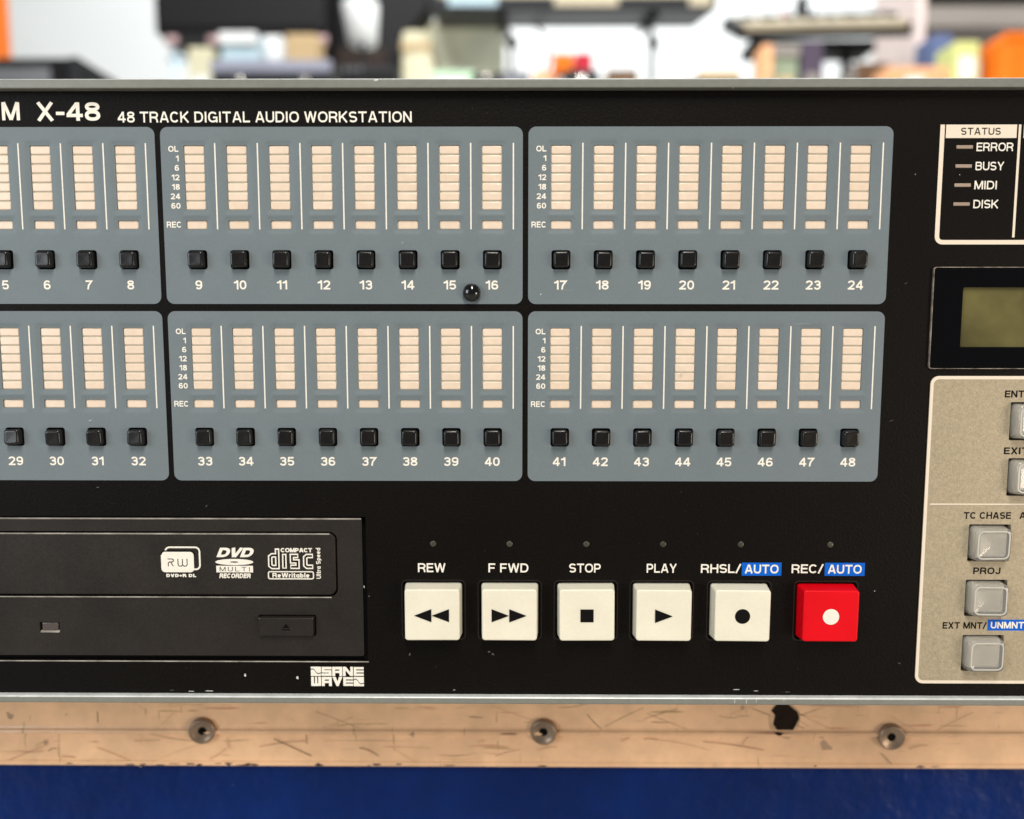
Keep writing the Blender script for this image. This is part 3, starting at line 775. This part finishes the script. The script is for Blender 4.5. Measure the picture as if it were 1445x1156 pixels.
# ================================================================== THE ROAD CASE below
D = 35.0                                       # its face lies this far behind the panel
case = empty('road_case', 'blue laminate road case with a worn tan metal rail and rivets, under the recorder', 'road case', (101, -D - 200, -600))

def box_me(name, x0, x1, h0, h1, v0, v1, m, bev=1.0, seg=2):
    """bevelled box, corners in mm, built round its own centre; returns mesh and centre"""
    c = ((x0 + x1) / 2, (h0 + h1) / 2, (v0 + v1) / 2)
    bm = bmesh.new()
    bmesh.ops.create_cube(bm, size=1)
    for v in bm.verts:
        v.co.x *= (x1 - x0) * .001; v.co.y *= abs(h1 - h0) * .001; v.co.z *= (v1 - v0) * .001
    if bev: bmesh.ops.bevel(bm, geom=list(bm.edges), offset=bev * .001, segments=seg, affect='EDGES', profile=.6)
    me = bpy.data.meshes.new(name); bm.to_mesh(me); bm.free(); me.materials.append(m)
    me.polygons.foreach_set('use_smooth', [False] * len(me.polygons))
    return me, c
def box(name, x0, x1, h0, h1, v0, v1, m, parent=None, bev=1.0, rot=None, seg=2):
    me, c = box_me(name, x0, x1, h0, h1, v0, v1, m, bev, seg)
    return put(name, me, parent, c, rot)
def tube_me(name, pts, r, m, n=12):
    """round tube through points (mm)"""
    V = []; F = []
    P = [Vector((a, -h, v)) for a, h, v in pts]
    for i, p in enumerate(P):
        d = (P[min(i + 1, len(P) - 1)] - P[max(i - 1, 0)]).normalized()
        a = d.orthogonal().normalized(); b = d.cross(a)
        rr = r[i] if isinstance(r, (list, tuple)) else r
        for k in range(n):
            q = p + a * math.cos(2 * math.pi * k / n) * rr + b * math.sin(2 * math.pi * k / n) * rr
            V.append((q.x, -q.y, q.z))
    for i in range(len(P) - 1):
        for k in range(n): F.append((i * n + k, i * n + (k + 1) % n, (i + 1) * n + (k + 1) % n, (i + 1) * n + k))
    F += [tuple(range(n)), tuple(range(len(V) - 1, len(V) - n - 1, -1))]
    return mesh_data(name, V, F, m, True)
def tube(name, pts, r, m, parent=None, n=12):
    P0 = pts[0]
    me = tube_me(name, [(a - P0[0], h - P0[1], v - P0[2]) for a, h, v in pts], r, m, n)
    return put(name, me, parent, P0)

RT, RB = -171.0, -211.6
CX0, CX1 = -230.0, 430.0
box('case_body', CX0, CX1, -D - 6, -D - 420, -600, RT - .6, M['blue_laminate'], case, 2)
lam_rim = (-D - 3.2)
# laminate sheet on the front (it is what shows below the rail), with its dents
nx, nz = 90, 30
V = []; F = []
for j in range(nz + 1):
    for i in range(nx + 1):
        u = CX0 + 12 + (CX1 - CX0 - 24) * i / nx; v = -588 + (588 - 205) * (1 - (1 - j / nz) ** 1.0)
        b = math.sin(u * .021 + v * .013) * .5 + math.sin(u * .047 - v * .05 + 1) * .3 + math.sin(u * .013 + 2.1) * .4
        V.append((u, -D - 4.6 + b, v))
for j in range(nz):
    for i in range(nx):
        a = j * (nx + 1) + i; F.append((a, a + 1, a + nx + 2, a + nx + 1))
lm = mesh_data('laminate_sheet', V, F, M['blue_laminate'], True)
put('laminate_sheet', lm, case)
# tan valance rail: upper face, a rounded ridge, a lower face set back, a bottom lip
prof = [(-D - 9, RT), (-D - .6, RT)] + [(-D, RT - .6), (-D, -197.0), (-D + .25, -197.6), (-D + .9, -198.0), (-D + 1.15, -198.7), (-D + .9, -199.3), (-D - .2, -199.6), (-D - .45, -200.2),
        (-D - .35, -209.6), (-D + .15, -210.0), (-D + .15, -211.2), (-D - .3, RB), (-D - 9, RB)]
put('case_rail', extrude_profile('case_rail', prof, CX0 - 4, CX1 + 4, M['tan_rail']), case)
prof = [(-D + .2, RT + .45), (-D + .2, RT + .05), (-D - 34, RT + .05), (-D - 34, RT + .45)]
put('case_top_rail', extrude_profile('case_top_rail', prof, CX0 - 4, CX1 + 4, M['tan_rail']), case)
# rivets: a dished ring with a dark hollow shank
pr = [(4.6, -1.2), (4.6, .3), (4.5, .75), (4.2, 1.05), (3.8, 1.0), (3.2, .6), (2.3, .3), (1.6, .18), (1.3, .05)]
n = 24; V = []; F = []
for r_, h_ in pr: V += [(r_ * math.cos(2 * math.pi * k / n), h_, r_ * math.sin(2 * math.pi * k / n)) for k in range(n)]
for a in range(len(pr) - 1):
    for k in range(n): F.append((a * n + k, a * n + (k + 1) % n, (a + 1) * n + (k + 1) % n, (a + 1) * n + k))
riv_me = mesh_data('rivet', V, F, M['rivet'], True)
hole_me = flat('rivet_hole', [disc_loop(0, 0, 1.45)], M['dark_well'])
for u, v in ((-126.5, -198.0), (-6.96, -198.0), (112.9, -197.9), (234.6, -199.3), (355, -199.5)):
    r_ = put('rivet', riv_me, case, (u, -D + .95, v), (random.uniform(-.12, .12), random.uniform(0, 3), random.uniform(-.12, .12)))
    put('rivet_hole', hole_me, r_, (u, -D + 1.2, v))
# long handling scratches on the tan rail
M['rail_scratch'] = mat('rail_scratch', (0.56, 0.345, 0.20), 0.5, var=[(150, 0.3)])
M['rail_gouge'] = mat('rail_gouge', (0.30, 0.19, 0.12), 0.6, var=[(300, 0.4)])
for k in range(58):
    u = random.uniform(-85, 285); v = random.choice([random.uniform(-196, -188), random.uniform(-209, -201)])
    L_ = random.uniform(2, 24) * (1 if k % 3 else .4); a_ = random.choice([random.gauss(0, .12), random.gauss(.45, .2), random.gauss(-.5, .2)])
    if k % 9 == 0: a_ = random.gauss(1.5, .15); L_ = 4
    dv_ = max(-3.6, min(3.6, L_ * math.sin(a_) / 2)); du_ = L_ * math.cos(a_) / 2; b_ = random.uniform(-.6, .6)
    pts = [(-du_ + 2 * du_ * q_ / 6, -dv_ + 2 * dv_ * q_ / 6 + b_ * math.sin(math.pi * q_ / 6)) for q_ in range(7)]
    th = random.uniform(.10, .34)
    tp_ = stroke(pts, th)
    put('rail_scratch', flat('rail_scratch', tp_, M['rail_gouge'] if k % 4 == 0 else M['rail_scratch']), case, (u, -D + .08, v))
stain = [(6.6 * math.cos(2 * math.pi * q_ / 15) * random.uniform(.75, 1.0), 8.2 * math.sin(2 * math.pi * q_ / 15) * random.uniform(.75, 1.0)) for q_ in range(15)]
put('rail_stain', flat('rail_stain', [stain], M['rail_scratch']), case, (197.2, -D + .06, -188.5 - 5.2))
# torn patch of black tape on the rail
pts = [(-3.4, 4.6), (-1.2, 7.0), (.9, 7.4), (1.6, 5.0), (4.6, 2.6), (5.4, .2), (3.9, -3.0), (2.6, -5.6), (.2, -5.9), (-2.6, -6.6), (-2.0, -4.6), (-3.8, -2.0), (-3.2, 1.2), (-4.6, 3.0)]
for k in range(34):
    u = random.choice([random.gauss(0, 14), random.gauss(60, 16), random.uniform(-80, 280)])
    chip(u, -210.7 + random.uniform(-.4, .4), random.uniform(.4, 2.2), random.uniform(.15, .4), 0, random.choice(['rail_wear', 'rail_wear', 'tar']), case, -D + .22)
tp = flat('torn_tape', [pts[::-1]], M['tar'])
put('torn_tape', tp, case, (197.2, -D + .14, -193.2), label='torn black patch stuck to the rail')

# ================================================================== THE SHOP behind
rotm = CAMROT.to_matrix()
def B(px, py, d):
    """a point of the shop seen in that direction, d metres behind the camera plane, in panel millimetres"""
    r_ = rotm @ Vector(((px - 722.5) / 1150, -(py - 578) / 1150, -1))
    p = CAMLOC + r_ * (d / r_.y)
    return (p.x * 1000, -p.y * 1000, (p.z - Z0) * 1000)
def span(x0, x1, y0, y1, d):
    a = B(x0, y1, d); b = B(x1, y0, d)
    return a[0], b[0], a[2], b[2], a[1]
FL = -600.0
def structure(name, me, pos=(0, 0, 0)):
    o = put(name, me, None, pos); o['kind'] = 'structure'; return o
wall_m = mat('white_wall', (0.80, 0.83, 0.83), 0.8, var=[(2, 0.03)])
floor_m = mat('shop_floor', (0.34, 0.31, 0.27), 0.5, var=[(3, 0.15)])
me, c = box_me('floor', -3500, 4500, 2500, -3320, FL - 60, FL, floor_m, 0); structure('floor', me, c)
me, c = box_me('back_wall', -3500, 4500, -3320, -3420, FL, 2600, wall_m, 0); structure('back_wall', me, c)

mk = {
 'black': simple('black_tolex', (22, 21, 23), .6), 'dkgrey': simple('dark_grey_plastic', (46, 47, 50), .5), 'grey': simple('grey_plastic', (118, 120, 124), .5),
 'white': simple('white_plastic', (236, 238, 238), .4), 'cream': simple('cream_fabric', (214, 208, 178), .8), 'yellowish': simple('pale_yellow_board', (244, 246, 222), .8),
 'orange': simple('orange_card', (240, 120, 24), .6), 'red': simple('red_card', (196, 42, 60), .6), 'peach': simple('peach_card', (236, 176, 130), .7),
 'umber': simple('dark_umber_cloth', (48, 38, 34), .8), 'brown': simple('brown_wood', (104, 78, 58), .5), 'beige': simple('beige_card', (196, 170, 130), .7), 'lilac': simple('lilac_grey', (150, 152, 168), .4),
 'green': simple('pale_green_card', (196, 228, 196), .7), 'sage': simple('sage_green_tin', (140, 152, 128), .6), 'plum': simple('plum_grey', (78, 68, 84), .6), 'taupe': simple('taupe_shade', (142, 136, 130), .7),
 'blue': simple('muted_blue_card', (96, 110, 150), .7), 'pinkwhite': simple('pinkish_paint', (226, 208, 202), .6), 'clear': simple('pale_blue_plastic', (190, 214, 226), .3),
 'chrome': mat('chrome', (0.6, 0.58, 0.56), .25, metal=.9), 'ivory': simple('ivory_key', (205, 194, 170), .35), 'pink': simple('pink_knob', (190, 160, 160), .4), 'olive': simple('yellow_green_card', (212, 216, 140), .7)}

# long counter whose top hides just behind the recorder
CT = B(722, 124, 1.88)[2]
ctr = empty('display_counter', 'long white display counter at the back, just behind the recorder top edge', 'counter', (350, -1980, FL))
box('counter_top', -1100, 1900, -1650, -2250, CT - 30, CT, mk['white'], ctr, 3)
for u in (-1050, 350, 1850): box('counter_panel', u - 12, u + 12, -1700, -2200, FL, CT - 30, mk['white'], ctr, 2)

def thing_box(name, label, cat, px, d, depth, m, parts=(), bev=6, base=None, top=None, group=None):
    """a carton, case or cabinet standing on the counter or the floor: px=(x0,x1,y0,y1) of its front"""
    x0, x1, z0, z1, h = span(*px, d)
    z0 = CT if base is None else base
    e = empty(name, label, cat, ((x0 + x1) / 2, h - depth / 2, z0), group)
    b = box('body', x0, x1, h, h - depth, z0, z1, m, e, bev)
    for nm, fx0, fx1, fz0, fz1, out, mm in parts:
        w_, hh = x1 - x0, z1 - z0
        box(nm, x0 + w_ * fx0, x0 + w_ * fx1, h + out, h + .5, z0 + hh * fz0, z0 + hh * fz1, mm, e, min(bev, out * .4))
    return e
thing_box('guitar_amplifier', 'dark grey amplifier with a lighter grille, lower left behind the recorder', 'amplifier', (-60, 112, 81, 112), 2.05, 200, mk['black'],
          (('grille', .03, .76, .08, .80, 6, mk['grey']), ('corner_guard', .92, 1.0, .05, 1.0, 5, mk['dkgrey']), ('handle', .35, .6, .86, .94, 9, mk['dkgrey'])))
thing_box('carton', 'orange carton at the far left edge before the white wall', 'box', (-110, -22, -30, 74), 2.2, 100, mk['orange'], (('flap', .02, .98, .9, .99, 3, mk['orange']), ('label', .3, .7, .4, .6, 2, mk['white'])))
thing_box('storage_case', 'flat dark case with a lilac grey lid beneath the black speaker', 'case', (298, 468, 84, 112), 2.0, 260, mk['dkgrey'],
          (('lid', 0, 1, .70, .98, 7, mk['lilac']), ('latch', .2, .26, .3, .6, 9, mk['chrome']), ('latch', .74, .8, .3, .6, 9, mk['chrome'])))
thing_box('carton', 'small beige carton right of the clear tubs under the black speaker', 'box', (403, 447, 47, 86), 2.18, 90, mk['beige'], (('label', .2, .8, .3, .7, 2, mk['cream']),))
thing_box('plastic_tub', 'pale plastic tub with white lid under the black speaker', 'tub', (312, 362, 46, 84), 2.15, 90, mk['clear'], (('lid', -.02, 1.02, .86, 1.0, 8, mk['white']),))
thing_box('carton', 'tall cream carton left of the pale plastic tub', 'box', (266, 300, 66, 112), 2.15, 90, mk['cream'], (('label', .2, .8, .3, .6, 2, mk['white']),))
thing_box('carton', 'tall white carton between pale tub and beige carton', 'box', (370, 398, 50, 84), 2.25, 80, mk['white'], (('label', .2, .8, .3, .6, 2, mk['clear']),))
thing_box('padded_stool', 'cream padded stool seat beside the dark gig bag', 'stool', (566, 610, 40, 112), 2.35, 200, mk['cream'], (('seam_strip', 0, 1, .8, .86, 4, mk['beige']),), bev=22)
thing_box('notice_board', 'pale yellow board leaning behind the keyboard stand', 'board', (590, 712, 32, 112), 2.6, 30, mk['yellowish'], (('frame_rail', 0, 1, .95, 1.0, 5, mk['cream']),), bev=3)
thing_box('carton', 'small pale green carton left of the black stand post', 'box', (607, 668, 99, 112), 2.0, 90, mk['green'], (('label', .2, .8, .3, .7, 2, mk['white']),), bev=3)
gb = thing_box('pedal_case', 'dark grey pedal case carrying the orange and red cartons', 'case', (796, 846, 98, 112), 2.0, 100, mk['dkgrey'], (('latch', .4, .6, .3, .8, 4, mk['chrome']),), bev=4)
zt = B(800, 98, 2.0)[2]
thing_box('carton', 'small orange carton on the pedal case, left of the red one', 'box', (781, 809, 75, 98), 2.0, 70, mk['orange'], (('flap', .05, .95, .85, .98, 2, mk['peach']),), bev=3, base=zt + .4)
thing_box('carton', 'small red carton on the pedal case, right of the orange one', 'box', (811, 836, 75, 98), 2.0, 70, mk['red'], (('flap', .05, .95, .85, .98, 2, mk['red']),), bev=3, base=zt + .4)
thing_box('wooden_tray', 'low brown tray right of the red carton', 'tray', (856, 900, 99, 112), 2.05, 90, mk['beige'], (('rim', 0, 1, .7, 1, 5, mk['brown']),), bev=3)
thing_box('carton', 'low peach carton left of the dark pedal case', 'box', (752, 790, 100, 112), 2.05, 90, mk['peach'], (('label', .2, .8, .3, .7, 2, mk['white']),), bev=3)
thing_box('wooden_tray', 'low brown wooden tray left of the keyboard table leg', 'tray', (985, 1045, 101, 113), 2.0, 90, mk['brown'], (('rim', 0, 1, .7, 1, 5, mk['beige']),), bev=3)
thing_box('metal_tin', 'sage green tin under the right hand keyboard', 'tin', (1088, 1128, 64, 112), 2.2, 100, mk['sage'], (('lid', -.02, 1.02, .85, 1, 6, mk['taupe']), ('label', .2, .8, .25, .6, 3, mk['beige'])))
thing_box('carton', 'plum grey upright carton under the middle of the right keyboard', 'box', (1130, 1164, 56, 112), 2.2, 100, mk['plum'], (('label', .2, .8, .3, .6, 2, mk['taupe']),))
thing_box('carton', 'tan carton beneath the left end of the right keyboard', 'box', (1074, 1092, 62, 112), 2.15, 80, mk['peach'], (('label', .2, .8, .3, .6, 2, mk['beige']),))
thing_box('shoulder_bag', 'brown grey bag slumped right of the plum carton', 'bag', (1205, 1258, 86, 113), 2.15, 120, mk['taupe'], (('flap', .05, .95, .5, .95, 8, mk['brown']),), bev=14)
thing_box('carton', 'low peach carton in front of the pale pink upright', 'box', (1250, 1340, 93, 114), 2.0, 80, mk['peach'], (('label', .3, .6, .3, .7, 2, mk['white']),))
thing_box('carton', 'muted blue carton right of the pale pink upright', 'box', (1313, 1346, 48, 112), 2.3, 100, mk['blue'], (('label', .2, .8, .3, .6, 2, mk['clear']),))
thing_box('carton', 'yellow green carton between the blue and the big orange ones', 'box', (1345, 1384, 58, 114), 2.15, 100, mk['olive'], (('label', .2, .8, .5, .8, 2, mk['white']),))
thing_box('carton', 'big bright orange carton at the right edge', 'box', (1412, 1540, 44, 114), 2.1, 110, mk['orange'], (('flap', .02, .98, .9, .99, 3, mk['orange']), ('label', .7, .9, .4, .6, 2, mk['white'])), bev=18)
# shelving unit at the right
x0, x1, z0, z1, h = span(1290, 1311, -60, 110, 2.45)
sh = empty('shelf_unit', 'pale pink shelf upright with a taupe shelf behind the orange carton', 'shelf', (x0 + 400, h - 150, FL))
box('upright', x0, x1, h, h - 300, FL, z1, mk['pinkwhite'], sh, 2)
x2 = B(1520, 50, 2.45)[0]
box('upright', x2, x2 + 40, h, h - 300, FL, z1, mk['pinkwhite'], sh, 2)
a, b_, c0, c1, _ = span(1311, 1520, 8, 38, 2.45)
box('shelf_board', x1, x2, h, h - 300, c0, c1, mk['taupe'], sh, 3)
a, b_, c0, c1, _ = span(1311, 1520, -34, -18, 2.45)
box('shelf_board', x1, x2, h, h - 300, c0, c1, mk['taupe'], sh, 3)

# speaker with its stand
x0, x1, z0, z1, h = span(219, 456, -60, 47, 2.3)
spk = empty('loudspeaker', 'wide black loudspeaker cabinet at the upper left on a tube frame', 'loudspeaker', ((x0 + x1) / 2, h - 140, z0))
box('cabinet', x0, x1, h, h - 280, z0, z1, mk['black'], spk, 8)
box('grille', x0 + 12, x1 - 12, h + 4, h, z0 + 14, z1 - 12, mk['black'], spk, 3)
stn = empty('speaker_stand', 'tube stand with pinkish clamps carrying the black loudspeaker', 'stand', ((x0 + x1) / 2, h - 120, FL))
for px in (240, 300, 384, 452):
    u = B(px, 50, 2.3)[0]
    tube('post', [(u, h - 30, FL), (u, h - 30, z0 - 1)], 9, mk['black'] if px > 260 else mk['clear'], stn)
    V_ = tube('clamp', [(u - 16, h - 12, z0 - 2 - 14), (u + 16, h - 12, z0 - 2 - 14)], 13, mk['pink'], stn)
tube('crossbar', [(x0 + 20, h - 30, z0 - 60), (x1 - 20, h - 30, z0 - 60)], 6, mk['clear'], stn)

# gig bag with a white lamp beside it
x0, x1, z0, z1, h = span(456, 585, -60, 62, 2.5)
bag = empty('gig_bag', 'black padded gig bag hanging dark behind the white lamp', 'bag', ((x0 + x1) / 2, h - 70, FL))
pts = [(458, 112), (452, 60), (450, -60), (618, -60), (606, 12), (578, 46), (566, 70), (560, 112)]
V = []; F = []
for hh, sc in ((h, .94), (h - 20, 1.0), (h - 110, 1.0), (h - 130, .94)):
    cx_, cz_ = B(518, 30, 2.5)[0], B(518, 30, 2.5)[2]
    for px, py in pts:
        u, _, v = B(px, py, 2.5)
        V.append((cx_ + (u - cx_) * sc, hh, cz_ + (v - cz_) * sc))
n = len(pts)
for k in range(3):
    for i in range(n): F.append((k * n + i, k * n + (i + 1) % n, (k + 1) * n + (i + 1) % n, (k + 1) * n + i))
F += [tuple(range(n)), tuple(range(4 * n - 1, 3 * n - 1, -1))]
put('bag_body', mesh_data('bag_body', V, F, mk['black']), bag)
x0, x1, z0, z1, h = span(470, 545, 66, 112, 2.45)
box('pocket', x0, x1, h - 2, h - 60, z0, z1, mk['umber'], bag, 12)
box('bag_base', x0, x1, h - 60, h - 160, FL, z0, mk['black'], bag, 12)
lx, _, lz = B(512, 64, 2.1)
lp = empty('desk_lamp', 'white tapered lamp shade in front of the black gig bag', 'lamp', (lx, -B(512, 64, 2.1)[1] * -1, CT))
h = B(512, 64, 2.1)[1]
za, zb = B(512, 64, 2.1)[2], B(512, 6, 2.1)[2]
tube('lamp_shade', [(lx, h, za), (lx, h, za + 6), (lx - 4, h, zb - 6), (lx - 4, h, zb)], [32, 36, 46, 44], mk['white'], lp, 24)
tube('lamp_stem', [(lx, h, CT), (lx, h, za + 2)], 6, mk['dkgrey'], lp)
tube('lamp_base', [(lx, h, CT), (lx, h, CT + 12)], [45, 40], mk['dkgrey'], lp, 24)

# keyboards
def keyboard(label, x0, x1, ybot, ytop_front, d, body_m, nkeys, rz, depth=300, keyh=16, cheek=.03, tiltx=0.33):
    a = B(x0, ybot, d); b = B(x1, ytop_front, d)
    cx_, cz_ = (a[0] + b[0]) / 2, a[2]
    W_ = b[0] - a[0]; Hh = b[2] - a[2]
    kb = empty('keyboard', label, 'keyboard', (cx_, a[1], cz_))
    box('body', cx_ - W_ / 2, cx_ + W_ / 2, a[1], a[1] - depth, cz_, cz_ + Hh * .62, body_m, kb, 5)
    box('control_panel', cx_ - W_ / 2 + 4, cx_ + W_ / 2 - 4, a[1] - depth * .5, a[1] - depth + 4, cz_ + Hh * .62, cz_ + Hh * 1.05, body_m, kb, 4)
    for s in (-1, 1):
        e_ = cx_ + s * (W_ / 2 - W_ * cheek / 2)
        box('end_cheek', e_ - W_ * cheek / 2, e_ + W_ * cheek / 2, a[1] - 2, a[1] - depth * .5, cz_ + Hh * .62, cz_ + Hh, body_m, kb, 3)
    kw = W_ * (1 - 2 * cheek) / nkeys
    km, _ = box_me('white_key', 0, kw - 1.4, 0, depth * .46, 0, keyh, mk['ivory'], 1.2, 1)
    bk, _ = box_me('black_key', 0, kw * .5, 0, depth * .28, 0, 10, mk['black'], 1.2, 1)
    for i in range(nkeys):
        u = cx_ - W_ / 2 + W_ * cheek + kw * (i + .5)
        put('white_key', km, kb, (u, a[1] - 3 - depth * .23, cz_ + Hh * .62 + keyh / 2 + .5))
        if i % 7 in (0, 1, 3, 4, 5) and i < nkeys - 1:
            put('black_key', bk, kb, (u + kw / 2, a[1] - 3 - depth * .32, cz_ + Hh * .62 + keyh + 6))
    kb.rotation_euler = (tiltx, 0, rz)
    return kb, cz_, a[1]
kbA, zA, hA = keyboard('long dark grey keyboard across the top centre on two black posts', 606, 1012, 15, -14, 2.3, mk['dkgrey'], 36, 0.0, keyh=18, tiltx=.19)
kbB, zB, hB = keyboard('slim ivory keyboard at the right above the sage tin and plum carton', 1044, 1284, 55, 35, 2.25, mk['black'], 27, -0.06, keyh=20, tiltx=.41)
# stand under keyboard A
stA = empty('keyboard_stand', 'black two post stand under the long dark keyboard', 'stand', (B(822, 100, 2.4)[0], hA - 120, FL))
for px, lean in ((722, 26), (920, 8)):
    u = B(px, 60, 2.42)[0]
    tube('post', [(u, hA - 120, FL + 20), (u, hA - 120, zA - 30), (u - lean, hA - 120, zA + 12)], 8, mk['black'], stA)
    cz_ = B(px, 66, 2.42)[2]
    tube('clamp_knob', [(u - 6, hA - 100, cz_), (u + 4, hA - 90, cz_ + 6)], [18, 22], mk['black'], stA)
    tube('support_arm', [(u - lean, hA - 20, zA - 6), (u - lean, hA - 280, zA + 42)], 11, mk['black'], stA)
    tube('foot', [(u, hA + 60, FL + 12), (u, hA - 320, FL + 12)], 12, mk['black'], stA)
tube('crossbar', [(B(722, 60, 2.42)[0], hA - 120, FL + 300), (B(920, 60, 2.42)[0], hA - 120, FL + 300)], 10, mk['black'], stA)
# stand under keyboard B
stB = empty('keyboard_stand', 'dark keyboard stand under the slim ivory keyboard, right of centre', 'stand', (B(1160, 60, 2.3)[0], hB - 150, FL))
x0, x1 = B(1060, 50, 2.3)[0], B(1270, 50, 2.3)[0]
box('bearer', x0, x1 - 60, hB - 60, hB - 160, zB - 10, zB + 18, mk['black'], stB, 4)
box('bearer', x0 + 40, x0 + 120, hB - 60, hB - 150, zB - 34, zB - 10, mk['black'], stB, 4)
for u in (x0 + 60, x1 - 120):
    tube('post', [(u, hB - 110, FL), (u, hB - 110, zB - 10)], 14, mk['black'], stB)
# little things on keyboard B
zt = zB + 62
for lab, px, m, w_, y0 in (('small red bottle standing on the slim ivory keyboard', 1115, 'red', 15, 4), ('dark grey bottle behind the red one on the ivory keyboard', 1140, 'dkgrey', 15, -20), ('purple bottle rightmost on the ivory keyboard', 1157, 'plum', 9, 2)):
    u, h_, v = B(px, 28, 2.45)
    e = empty('bottle', lab, 'bottle', (u, hB - 255, zB + 150), 'bottles on the slim keyboard')
    zz = B(px, y0, 2.45)[2]
    tube('bottle_body', [(u, hB - 255, zB + 150), (u, hB - 255, zz - 20), (u, hB - 255, zz - 8)], [w_ * 1.2, w_ * 1.2, w_ * .6], mk[m], e, 16)
    tube('bottle_cap', [(u, hB - 255, zz - 8), (u, hB - 255, zz)], w_ * .6, mk['white'], e, 16)

for a_, b_ in ((632, 702), (782, 872), (972, 1004)):
    u0_, v1_ = B(a_, -4, 2.3)[0], B(a_, -4, 2.3)[2]; u1_, v0_ = B(b_, 9, 2.3)[0], B(b_, 9, 2.3)[2]
    box('control_strip', u0_, u1_, hA + 3, hA - 2, v0_, v1_, mk['ivory'] if a_ > 700 else mk['clear'], kbA, 1.2)
# cables hanging behind the counter
for k, (lab, x_, y_, q_) in enumerate((('black cable drooping from the long dark keyboard beside its left post', 745, 22, 30), ('black cable looping under the black loudspeaker, right of the tan carton', 462, 60, -26))):
    pts = []
    for i in range(15):
        t_ = i / 14
        u, h_, v = B(x_ + q_ * math.sin(t_ * 3.0), y_ + 105 * t_, 2.52)
        pts.append((u, h_, v))
    e = empty('cable', lab, 'cable', pts[-1])
    tube('cable_sheath', pts, 5, mk['black'], e, 8)

# more dark gear crowded on the counter
thing_box('effects_unit', 'low black effects unit on the counter under the black gig bag', 'effects unit', (478, 560, 92, 112), 1.98, 60, mk['black'], (('faceplate', .02, .98, .75, .97, 3, mk['dkgrey']), ('knob', .1, .16, .8, .93, 8, mk['grey']), ('knob', .22, .28, .8, .93, 8, mk['grey']), ('knob', .34, .40, .8, .93, 8, mk['grey'])), bev=3)
thing_box('tool_case', 'small black case left of the post of the long keyboard', 'case', (664, 708, 103, 112), 2.0, 70, mk['black'], (('latch', .4, .6, .8, .95, 4, mk['chrome']),), bev=4)
thing_box('microphone_case', 'slim grey case on the counter between the two keyboard posts', 'case', (706, 748, 100, 112), 2.05, 70, mk['lilac'], (('lid', 0, 1, .85, .98, 4, mk['grey']),), bev=4)
chip(195.2, -198.3, 1.5, .8, 0, 'tar', case, -D + 1.2)
